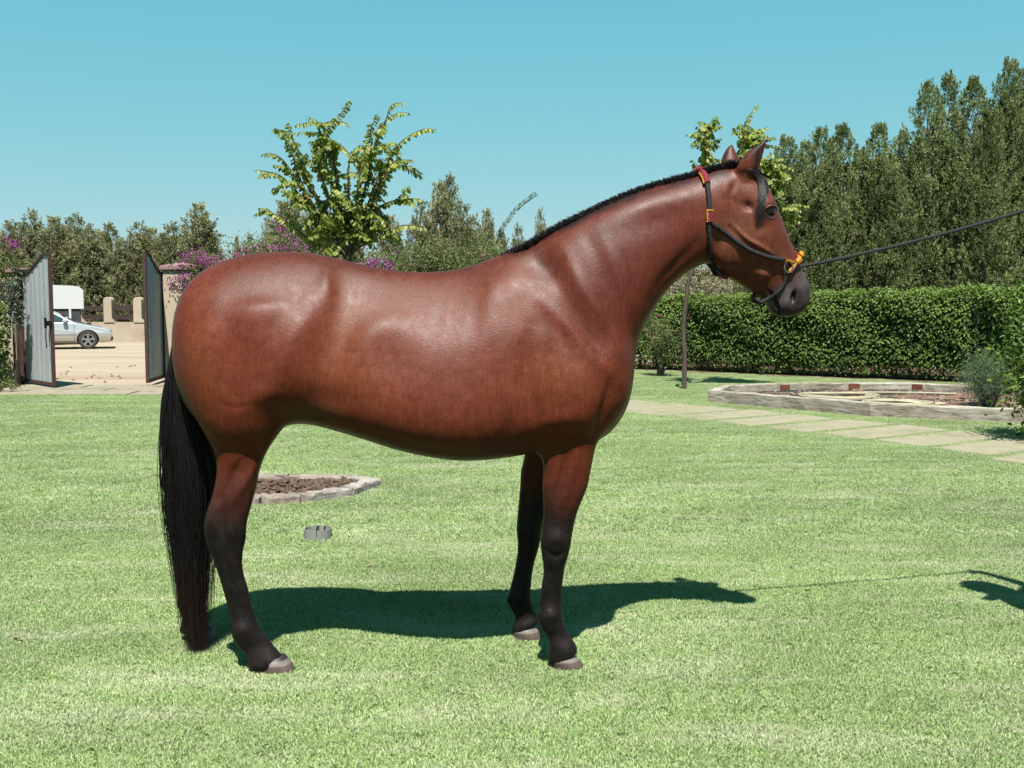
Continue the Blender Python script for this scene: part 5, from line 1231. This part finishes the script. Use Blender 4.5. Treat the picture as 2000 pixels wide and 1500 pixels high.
# clipped hedge on the right
def hedge(front, heights, depth, dens, label, leaf=.062, name='hedge', group=None):
    e = empty(name, (0, 0, 0)); tag(e, label, 'hedge', group); g = rng
    pts = [np.array([p[0], p[1]]) for p in front]; C = []; Nn_ = []
    for i in range(len(pts) - 1):
        a, b_ = pts[i], pts[i + 1]; d = b_ - a; L = np.linalg.norm(d); d = d / L; bk = np.array([-d[1], d[0]])
        if bk[1] < 0: bk = -bk
        h0, h1 = heights[i], heights[i + 1]
        nf = int(L * (h0 + h1) / 2 * dens); u = g.random(nf); hh = h0 + (h1 - h0) * u; z = .06 + (hh - .06) * g.random(nf) ** .95
        bulge = .09 * np.sin(u * L * 2.1 + z * 2) + .05 * np.sin(u * L * 5.3 + 1) + .04 * np.sin(z * 7 + u * L * 3)
        dep = g.exponential(.07, nf) + bulge * .6 + np.where(z < .35, (.35 - z) * .3, 0) + np.clip(z - hh + .15, 0, .15) ** 2 * 3
        xy = a + np.outer(u * L, d) + np.outer(dep, bk); C.append(np.column_stack([xy, z])); Nn_.append(np.tile([-bk[0], -bk[1], 1.0], (nf, 1)))
        nt_ = int(L * depth * dens * .8); u = g.random(nt_); w_ = g.random(nt_) * depth; hh = h0 + (h1 - h0) * u
        z = hh - g.exponential(.05, nt_) + .035 * np.sin(u * L * 4.0 + w_ * 5) + .03 * np.sin(u * L * 9)
        xy = a + np.outer(u * L, d) + np.outer(w_, bk); C.append(np.column_stack([xy, z])); Nn_.append(np.tile([0, -.2, 1.0], (nt_, 1)))
    C = np.vstack(C); Nn_ = np.vstack(Nn_); n = len(C); nn = unit(Nn_ + g.normal(0, .55, (n, 3)))
    d = g.normal(size=(n, 3)); d = d - nn * np.sum(d * nn, 1, keepdims=True); d[:, 2] -= .3
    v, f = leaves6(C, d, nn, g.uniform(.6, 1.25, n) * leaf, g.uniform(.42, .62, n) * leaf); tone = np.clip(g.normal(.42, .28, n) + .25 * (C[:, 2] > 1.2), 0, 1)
    tag(link('leaves', npmesh('hedge_leaves', v, f, False, leafcols(tone, 6)), M_HEDGE, e), kind='stuff')
    mb = MB()
    for i in range(len(pts) - 1):
        a, b_ = pts[i], pts[i + 1]; d = b_ - a; L = np.linalg.norm(d); d = d / L; bk = np.array([-d[1], d[0]]); bk = bk if bk[1] > 0 else -bk
        for k in range(int(L / .28)):
            q = a + d * (k * .28 + random.uniform(0, .2)) + bk * random.uniform(.2, depth * .7)
            mb.tube([(q[0], q[1], 0), (q[0] + random.uniform(-.08, .08), q[1], .35), (q[0] + random.uniform(-.2, .2), q[1] + random.uniform(-.1, .1), heights[i] * .9)], [.022, .018, .008], 5)
    mb.obj('stems', M_BARK, e, True)
    mb = MB()                                      # dark box added inside the hedge to block light between the leaves
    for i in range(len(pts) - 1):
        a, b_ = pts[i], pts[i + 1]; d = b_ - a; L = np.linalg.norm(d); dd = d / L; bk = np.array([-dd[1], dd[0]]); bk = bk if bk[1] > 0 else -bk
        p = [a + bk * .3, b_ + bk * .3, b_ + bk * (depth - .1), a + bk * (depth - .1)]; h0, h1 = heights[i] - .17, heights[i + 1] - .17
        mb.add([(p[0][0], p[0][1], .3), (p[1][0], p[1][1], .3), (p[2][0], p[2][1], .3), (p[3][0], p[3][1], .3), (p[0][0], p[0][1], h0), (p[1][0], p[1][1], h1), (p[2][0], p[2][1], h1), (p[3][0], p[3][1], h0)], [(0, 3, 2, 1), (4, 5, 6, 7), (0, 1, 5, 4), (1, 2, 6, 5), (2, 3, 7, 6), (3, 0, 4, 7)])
    mb.obj('light_blocker', simple('dark_blocker', (.012, .014, .007), (.03, .03, .014), 25, .95, .9, .04), e)
    return e
fr = [(p.x + .0, p.y + .22) for p in BX]; tops = [1.50, 1.49, 1.51, 1.53, 1.60, 1.62]
tops = [P(x, y, fy).z for (x, y, fy) in ((1200, 580, fr[0][1]), (1340, 579, fr[1][1]), (1500, 574, fr[2][1]), (1700, 568, fr[3][1]), (1900, 563, fr[4][1]), (2000, 560, fr[5][1]))]
fr.append((fr[-1][0] + 3, fr[-1][1] - 1.6)); tops.append(tops[-1])
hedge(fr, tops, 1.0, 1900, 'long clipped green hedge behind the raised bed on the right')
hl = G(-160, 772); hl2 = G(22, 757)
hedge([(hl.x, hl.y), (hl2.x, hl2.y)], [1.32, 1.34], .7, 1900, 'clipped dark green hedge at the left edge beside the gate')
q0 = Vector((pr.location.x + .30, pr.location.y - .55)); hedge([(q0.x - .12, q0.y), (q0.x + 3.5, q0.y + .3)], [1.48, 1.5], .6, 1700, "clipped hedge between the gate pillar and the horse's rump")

# loose shrubs and climbers
def shrub(cx, cy, z0, z1, rx, ry, n, leaf, mtl, label, name='shrub', cat='shrub', flowers=0, fm=None, fsp=None, shoots=8, group=None, up=.3, lw=.5, spread=1.0):
    g = rng; e = empty(name, (cx, cy, 0)); tag(e, label, cat, group)
    k = max(12, n // 60); cl = g.normal(size=(k, 3)); cl = unit(cl) * (g.random((k, 1)) ** .45); cl = cl * np.array([rx, ry, (z1 - z0) / 2]) + np.array([0, 0, (z0 + z1) / 2])
    ci = g.integers(0, k, n); C = cl[ci] + g.normal(0, 1, (n, 3)) * np.array([rx, ry, (z1 - z0) / 2]) * .20 * spread; out = unit(C - np.array([0, 0, (z0 + z1) / 2]))
    C[:, 2] = np.maximum(C[:, 2], .03)
    tone = np.clip(g.normal(.45, .2, k)[ci] + g.normal(0, .2, n), 0, 1)
    d = g.normal(size=(n, 3)) * .8 + out * .6 + np.array([0, 0, up]); v, f = leaves6(C, d, out + g.normal(0, .5, (n, 3)), g.uniform(.6, 1.3, n) * leaf, g.uniform(.8, 1.2, n) * leaf * lw)
    tag(link('leaves', npmesh('shrub_leaves', v, f, False, leafcols(tone, 6, (g.random(n) < .15) * .8)), mtl, e), kind='stuff')
    mb = MB()
    for _ in range(shoots + 6):
        t = cl[g.integers(0, k)]; b0 = (t[0] * .15, t[1] * .15, 0); mb.tube([b0, (t[0] * .5, t[1] * .5, t[2] * .55), tuple(t)], [.02, .013, .004], 5)
    mb.obj('stems', M_BARK, e, True)
    if flowers:
        fc = []; nfc = max(5, flowers // 28)
        src = np.array(fsp, float) if fsp is not None else cl[g.integers(0, k, nfc)] * 1.05 - (0 if z0 < .5 else 0)
        ii = g.integers(0, len(src), flowers); C = src[ii] + g.normal(0, .075, (flowers, 3)) * np.array([1.2, 1, .8])
        v, f = leaves6(C, g.normal(size=(flowers, 3)), g.normal(size=(flowers, 3)), g.uniform(.025, .045, flowers), g.uniform(.022, .035, flowers)); tag(link('flowers', npmesh('flowers', v, f, False, leafcols(g.random(flowers), 6)), fm, e), kind='stuff')
    return e
def rel(px, py, Y, c): p = P(px, py, Y); return (p.x - c[0], p.y - c[1] + rng.uniform(-.1, .1), p.z)
# bougainvillea over the wall beside the pillar
c0 = (P(392, 600, 18.5).x, 18.55)
fl = [rel(x, y, 18.3, c0) for x, y in ((352, 512), (362, 508), (375, 502), (384, 495), (392, 498), (400, 506), (410, 512), (424, 505), (432, 510), (336, 552), (342, 556), (352, 552), (362, 545), (372, 540), (380, 552), (366, 560), (402, 520), (390, 512), (415, 520))]
shrub(c0[0], c0[1], 1.35, 2.22, .52, .35, 5200, .042, M_BOUG, 'bougainvillea with purple flowers spilling over the right gate pillar', 'bougainvillea', 'climber', 620, M_FLOW, fl)
c1 = (P(520, 520, 19.4).x, 19.4)
fl = [rel(x, y, 19.0, c1) for x, y in ((470, 500), (472, 492), (500, 484), (505, 480), (520, 478), (545, 490), (552, 486), (556, 445), (545, 437), (560, 455), (568, 462), (578, 470), (585, 480), (590, 484), (465, 505), (548, 487), (480, 502))]
shrub(c1[0], c1[1], 1.5, 2.55, 1.0, .4, 8500, .045, M_BOUG, "bougainvillea with scattered purple flowers left of the young tree, above the horse's rump", 'bougainvillea', 'climber', 520, M_FLOW, fl)
c2 = (P(740, 520, 19.9).x, 19.7)
fl = [rel(x, y, 19.4, c2) for x, y in ((722, 512), (730, 516), (738, 514), (746, 518), (755, 517), (762, 520), (735, 510), (724, 516))]
shrub(c2[0], c2[1], 1.5, 2.3, .55, .35, 3600, .045, M_BOUG, "low bougainvillea with purple flowers above the middle of the horse's back", 'bougainvillea', 'climber', 240, M_FLOW, fl)
c3 = (P(850, 520, 20.2).x, 20.1)
shrub(c3[0], c3[1], 1.5, 2.55, 1.05, .4, 9000, .045, M_BOUG, "leafy green climber on the wall right of the purple flowers, above the horse's back", 'climber', 'climber', 60, M_FLOW)
c4 = (P(955, 510, 20.6).x, 20.5)
e4 = shrub(c4[0], c4[1], 1.5, 2.75, .7, .4, 5200, .045, M_BOUG, 'leafy climber with one long thin shoot rising before the withers', 'climber', 'climber', 40, M_FLOW, [rel(938, 501, 20.2, c4), rel(945, 505, 20.2, c4)])
# long shoot
sp = dense([Vector(rel(x, y, 20.2, c4)) for x, y in ((972, 470), (980, 448), (992, 430), (1008, 410), (1027, 393), (1046, 380))], 8); mb = MB(); mb.tube(sp, [.008 * (1 - .8 * i / len(sp)) for i in range(len(sp))], 5); mb.obj('shoot', M_BARK, e4)
q = np.array([list(p) for p in sp]); C = np.repeat(q, 2, 0); n = len(C); sd_ = np.tile([1, -1], n // 2)
v, f = leaves6(C, np.column_stack([sd_ * .7 + .4, rng.normal(0, .4, n), -sd_ * .5 + .5]), rng.normal(size=(n, 3)), np.full(n, .07), np.full(n, .025)); tag(link('shoot_leaves', npmesh('shoot_leaves', v, f, False, leafcols(rng.random(n) * .5, 6)), M_BOUG, e4), kind='stuff')
c5 = (P(1370, 560, 22.9).x, 23.1)
shrub(c5[0], c5[1], .7, 2.7, 1.3, .35, 9500, .05, M_CONF, "grey green thicket on the wall seen under the horse's throat", 'thicket', 'shrub')
# left edge
p = G(-32, 757); shrub(p.x - .15, 17.5, 1.3, 2.55, .55, .4, 5200, .05, M_BOUG, 'light green shrub with a few purple flowers above the left gate pillar', 'shrub', 'shrub', 90, M_FLOW, [(P(x, y, 17.2).x - p.x + .15, -.3, P(x, y, 17.2).z) for x, y in ((14, 476), (20, 480), (26, 477), (22, 472))], shoots=-4)
shrub(P(22, 600, 17.0).x, 17.05, .95, 1.75, .13, .12, 900, .06, M_SILV, 'silvery leaved plant hanging before the left gate pillar', 'shrub', 'shrub', shoots=-4)
shrub(G(2, 765).x, G(2, 765).y - .15, .02, .22, .3, .2, 500, .05, M_BOUG, 'low light green weeds at the foot of the left hedge', 'weed_clump', 'plant', shoots=0)
# flowering shrub at the left end of the long hedge
p = G(1290, 735); fl = [(P(x, y, p.y).x - p.x, -.25, P(x, y, p.y).z) for x, y in ((1276, 625), (1282, 618), (1326, 615), (1330, 618), (1290, 650), (1326, 650), (1316, 692), (1262, 640), (1275, 660))]
shrub(p.x, p.y, .28, 1.06, .34, .3, 2400, .045, M_BOUG, 'loose shrub with pink flowers before the left end of the long hedge', 'flowering_shrub', 'shrub', 60, M_PINK, fl, shoots=14)
# dark shrub and rosemary at the right edge
shrub(G(2085, 862).x, G(2085, 862).y, .02, 1.6, .62, .5, 9000, .062, M_HEDGE, 'dark glossy leaved bush cut by the right edge of the photo', 'bush', 'shrub', lw=.5)
p = G(1962, 812); shrub(p.x, p.y + .45, .12, .72, .30, .28, 6500, .05, M_ROSE, 'feathery grey green bush hanging over the right corner of the raised bed', 'feathery_bush', 'shrub', up=-.6, lw=.09, spread=1.3)

# young trees with long feathery shoots
def young_tree(bx, by, Y, trunk_pts, tips, nfill, label, fill_c, fill_r, singles=0, lsz=.088, r0=.05):
    base = P(bx, by, Y); e = empty('young_tree', (base.x, Y, 0)); tag(e, label, 'tree')
    loc = lambda x, y, dy=0: Vector((P(x, y, Y + dy).x - base.x, dy, P(x, y, Y + dy).z))
    tp = [loc(x, y) for x, y in trunk_pts]; tp[0].z = -.05; tp = dense(tp, 4); mb = MB(); mb.tube(tp, [r0 * (1 - .45 * i / len(tp)) for i in range(len(tp))], 10); mb.obj('trunk', M_BARK, e, True)
    head = tp[-1]; LC = []; LD = []; LN = []; LT = []; LS = []; limbs = MB(); PP = []
    def frond(path, start, spacing, sz, tone):
        pp = np.array([list(p) for p in dense(path, 10)]); seg = np.linalg.norm(np.diff(pp, axis=0), axis=1); cum = np.concatenate([[0], np.cumsum(seg)]); T = cum[-1]
        s = np.arange(T * start, T, spacing * 1.25); x = np.column_stack([np.interp(s, cum, pp[:, k]) for k in range(3)]); tg = unit(np.column_stack([np.interp(s, cum, np.gradient(pp[:, k])) for k in range(3)]))
        side_v = unit(np.cross(tg, np.array([0, 0, 1.0]) + rng.normal(0, .12, 3)) + 1e-4); upv = np.cross(side_v, tg)
        for sg in (-1, 1):
            n = len(s); d = side_v * sg * .8 + tg * .3 - np.array([0, 0, .75]) + rng.normal(0, .22, (n, 3)); LC.append(x + tg * (spacing * .25 * sg)); LD.append(d); LN.append(upv + rng.normal(0, .3, (n, 3)))
            LS.append(sz * rng.uniform(.8, 1.1, n) * np.clip(1.15 - .5 * (s / T) ** 3, .4, 1)); tt = np.clip(tone + rng.normal(0, .18, n), 0, 1); yl = (rng.random(n) < .22) * rng.uniform(.3, 1, n); LT.append(np.column_stack([tt, yl]))
        return pp
    for path in tips:
        dy = rng.uniform(-.55, .55); k = len(path); pts = [head + Vector((0, 0, rng.uniform(-.25, .05)))] + [loc(x, y, dy * (i + 1) / k) for i, (x, y) in enumerate(reversed(path))]
        pp = frond(pts, .28, .034, lsz, rng.uniform(.35, .7)); PP.append(pp); limbs.tube([Vector(p) for p in pp[::3]], [.016 * (1 - .85 * i / len(pp[::3])) for i in range(len(pp[::3]))], 5)
    tipn = [sum(len(q) for q in LC)]
    for _ in range(nfill):
        src = PP[rng.integers(0, len(PP))]; root = Vector(src[int(len(src) * rng.uniform(.12, .62))]); out = Vector((root.x - head.x, root.y - head.y, 0)) * rng.uniform(.2, 1.2)
        dr = (out + Vector((rng.normal(0, .75), rng.normal(0, .75), rng.uniform(-.35, .75)))).normalized(); Lf = rng.uniform(.3, .62) * fill_r[0] * 1.15
        side_b = Vector((rng.normal(0, .3), rng.normal(0, .3), -.1)) * Lf; end = root + dr * Lf + Vector((0, 0, -.16 * Lf))
        pp = frond([root, root + dr * Lf * .5 + side_b * .35 + Vector((0, 0, .08 * Lf)), end], .12, .036, lsz * .95, rng.uniform(.1, .7))
        if _ % 2 == 0: limbs.tube([root, Vector(pp[len(pp) // 2]), end], [.007, .004, .002], 4)
    for _ in range(int(nfill * .9)):
        a = rng.normal(size=3); a = a / np.linalg.norm(a) * rng.random() ** .5; cpt = Vector(np.array(loc(*fill_c)) + a * np.array(fill_r) * .85)
        dr = Vector((rng.normal(), rng.normal(), rng.normal(0, .6))).normalized() * rng.uniform(.12, .25)
        frond([cpt - dr, cpt + Vector((0, 0, .03)), cpt + dr - Vector((0, 0, .05))], .0, .036, lsz * .95, rng.uniform(.0, .55))
    limbs.obj('limbs', M_BARK, e, True)
    C = np.vstack(LC); T = np.vstack(LT); sz = np.concatenate(LS); DD = np.vstack(LD); NN = np.vstack(LN)
    own = min(singles, len(C)); step = max(1, int(tipn[0] / max(own, 1))) if own else 1; sel = np.arange(0, step * own, step) if own else np.array([], int)
    if own:                                         # the leaflets that show singly against the sky
        vm = []
        for k in range(6):
            v, f = leaves6(np.zeros((1, 3)), np.array([[0, 1.0, 0]]), np.array([[0, 0, 1.0]]), 1.0, .6, fold=.06 + .02 * k, cup=.06 + .04 * k)
            lm = npmesh('leaf', v, f, False, leafcols(np.array([.2 + .14 * k]), 6, np.array([.0 if k % 3 else .6]))); lm.materials.append(M_ROB); vm.append(lm)
        for q_, i in enumerate(sel):
            y_ = Vector(DD[i]).normalized(); x_ = y_.cross(Vector(NN[i])).normalized(); z_ = x_.cross(y_); o = bpy.data.objects.new('leaf', vm[q_ % 6]); COL.objects.link(o); o.parent = e
            m4 = Matrix((x_, y_, z_)).transposed().to_4x4(); o.matrix_local = Matrix.Translation(Vector(C[i])) @ m4 @ Matrix.Scale(float(sz[i]), 4)
    keep = np.ones(len(C), bool); keep[sel] = False; C, T, sz, DD, NN = C[keep], T[keep], sz[keep], DD[keep], NN[keep]; n = len(C)
    v, f = leaves6(C, DD, NN, sz, sz * .6, fold=.08, cup=.12); col = np.repeat(np.column_stack([T, np.zeros(n)]), 6, 0)
    tag(link('leaves', npmesh('young_tree_leaves', v, f, False, col), M_ROB, e), kind='stuff'); return e
Y1 = 12.6; b1 = 590 + 1.4 * F / Y1
tips1 = [[(539, 249), (556, 270), (572, 300), (590, 360)], [(561, 238), (566, 262), (580, 290), (600, 350)], [(511, 302), (530, 300), (552, 312), (580, 350), (610, 400)], [(501, 332), (525, 336), (550, 345), (590, 385)], [(557, 378), (575, 378), (600, 400)], [(493, 421), (515, 412), (535, 418), (570, 440), (610, 470)],
         [(683, 197), (668, 220), (650, 240), (632, 265), (620, 300), (630, 350)], [(681, 243), (665, 238), (640, 240), (625, 270)], [(663, 281), (650, 285), (648, 300), (655, 330)], [(685, 305), (672, 290), (660, 283), (650, 300)], [(790, 200), (765, 205), (755, 230), (742, 260), (730, 290), (715, 330), (700, 380)], [(796, 220), (775, 222), (750, 240), (735, 270)],
         [(853, 254), (830, 252), (800, 265), (775, 285), (760, 305), (755, 340), (735, 390)], [(828, 347), (805, 335), (780, 322), (757, 330), (735, 360)], [(800, 315), (780, 312), (765, 320), (745, 350)], [(840, 400), (815, 388), (790, 390), (760, 395), (730, 415)], [(830, 446), (805, 440), (780, 442), (750, 458), (720, 470)], [(738, 225), (725, 250), (720, 290), (705, 330)], [(600, 300), (590, 320), (600, 350)], [(700, 330), (690, 300), (680, 340)]]
young_tree(685, b1, Y1, [(688, b1), (686, 700), (684, 560), (682, 490)], tips1, 85, "young tree with long arching leafy shoots behind the horse's back", (674, 430), (.60, .45, .38), 290)
Y2 = 16.6
tips2 = [[(1396, 231), (1388, 250), (1382, 280), (1380, 310), (1370, 350)], [(1352, 282), (1362, 274), (1372, 270), (1378, 300)], [(1398, 290), (1392, 260), (1380, 262)], [(1478, 205), (1466, 222), (1456, 245), (1450, 280), (1440, 330)], [(1433, 252), (1444, 262), (1450, 290)], [(1503, 247), (1485, 255), (1465, 266), (1452, 290)], [(1525, 287), (1500, 283), (1475, 282), (1455, 300)], [(1548, 330), (1520, 318), (1495, 320), (1465, 340)], [(1576, 402), (1555, 398), (1535, 405), (1510, 415), (1470, 420)], [(1560, 432), (1545, 425), (1525, 430), (1490, 440)]]
young_tree(1336, 757, Y2, [(1336, 757), (1337, 700), (1335, 640), (1342, 570), (1352, 530), (1385, 470)], tips2, 120, "thin trunked young tree behind the horse's head, before the hedge", (1478, 370), (.52, .5, .62), lsz=.095, r0=.042)

# ------------------------------------------------------------------ all base colours brought to the exposure set at the top
K = .41
for m in bpy.data.materials:
    if not m.use_nodes: continue
    nt = m.node_tree
    for nd in list(nt.nodes):
        if nd.type == 'BSDF_PRINCIPLED':
            sk = nd.inputs['Base Color']
            if not m.name.startswith(('tinted', 'bright', 'silver', 'alloy', 'eye')): nd.inputs['Specular IOR Level'].default_value *= .55
        elif nd.type == 'BSDF_TRANSLUCENT': sk = nd.inputs['Color']
        else: continue
        if sk.is_linked:
            src = sk.links[0].from_socket; q = mix(nt, src, (K, K, K), 1.0, 'MULTIPLY'); nt.links.new(q, sk)
        else: v_ = sk.default_value; sk.default_value = (v_[0] * K, v_[1] * K, v_[2] * K, 1)
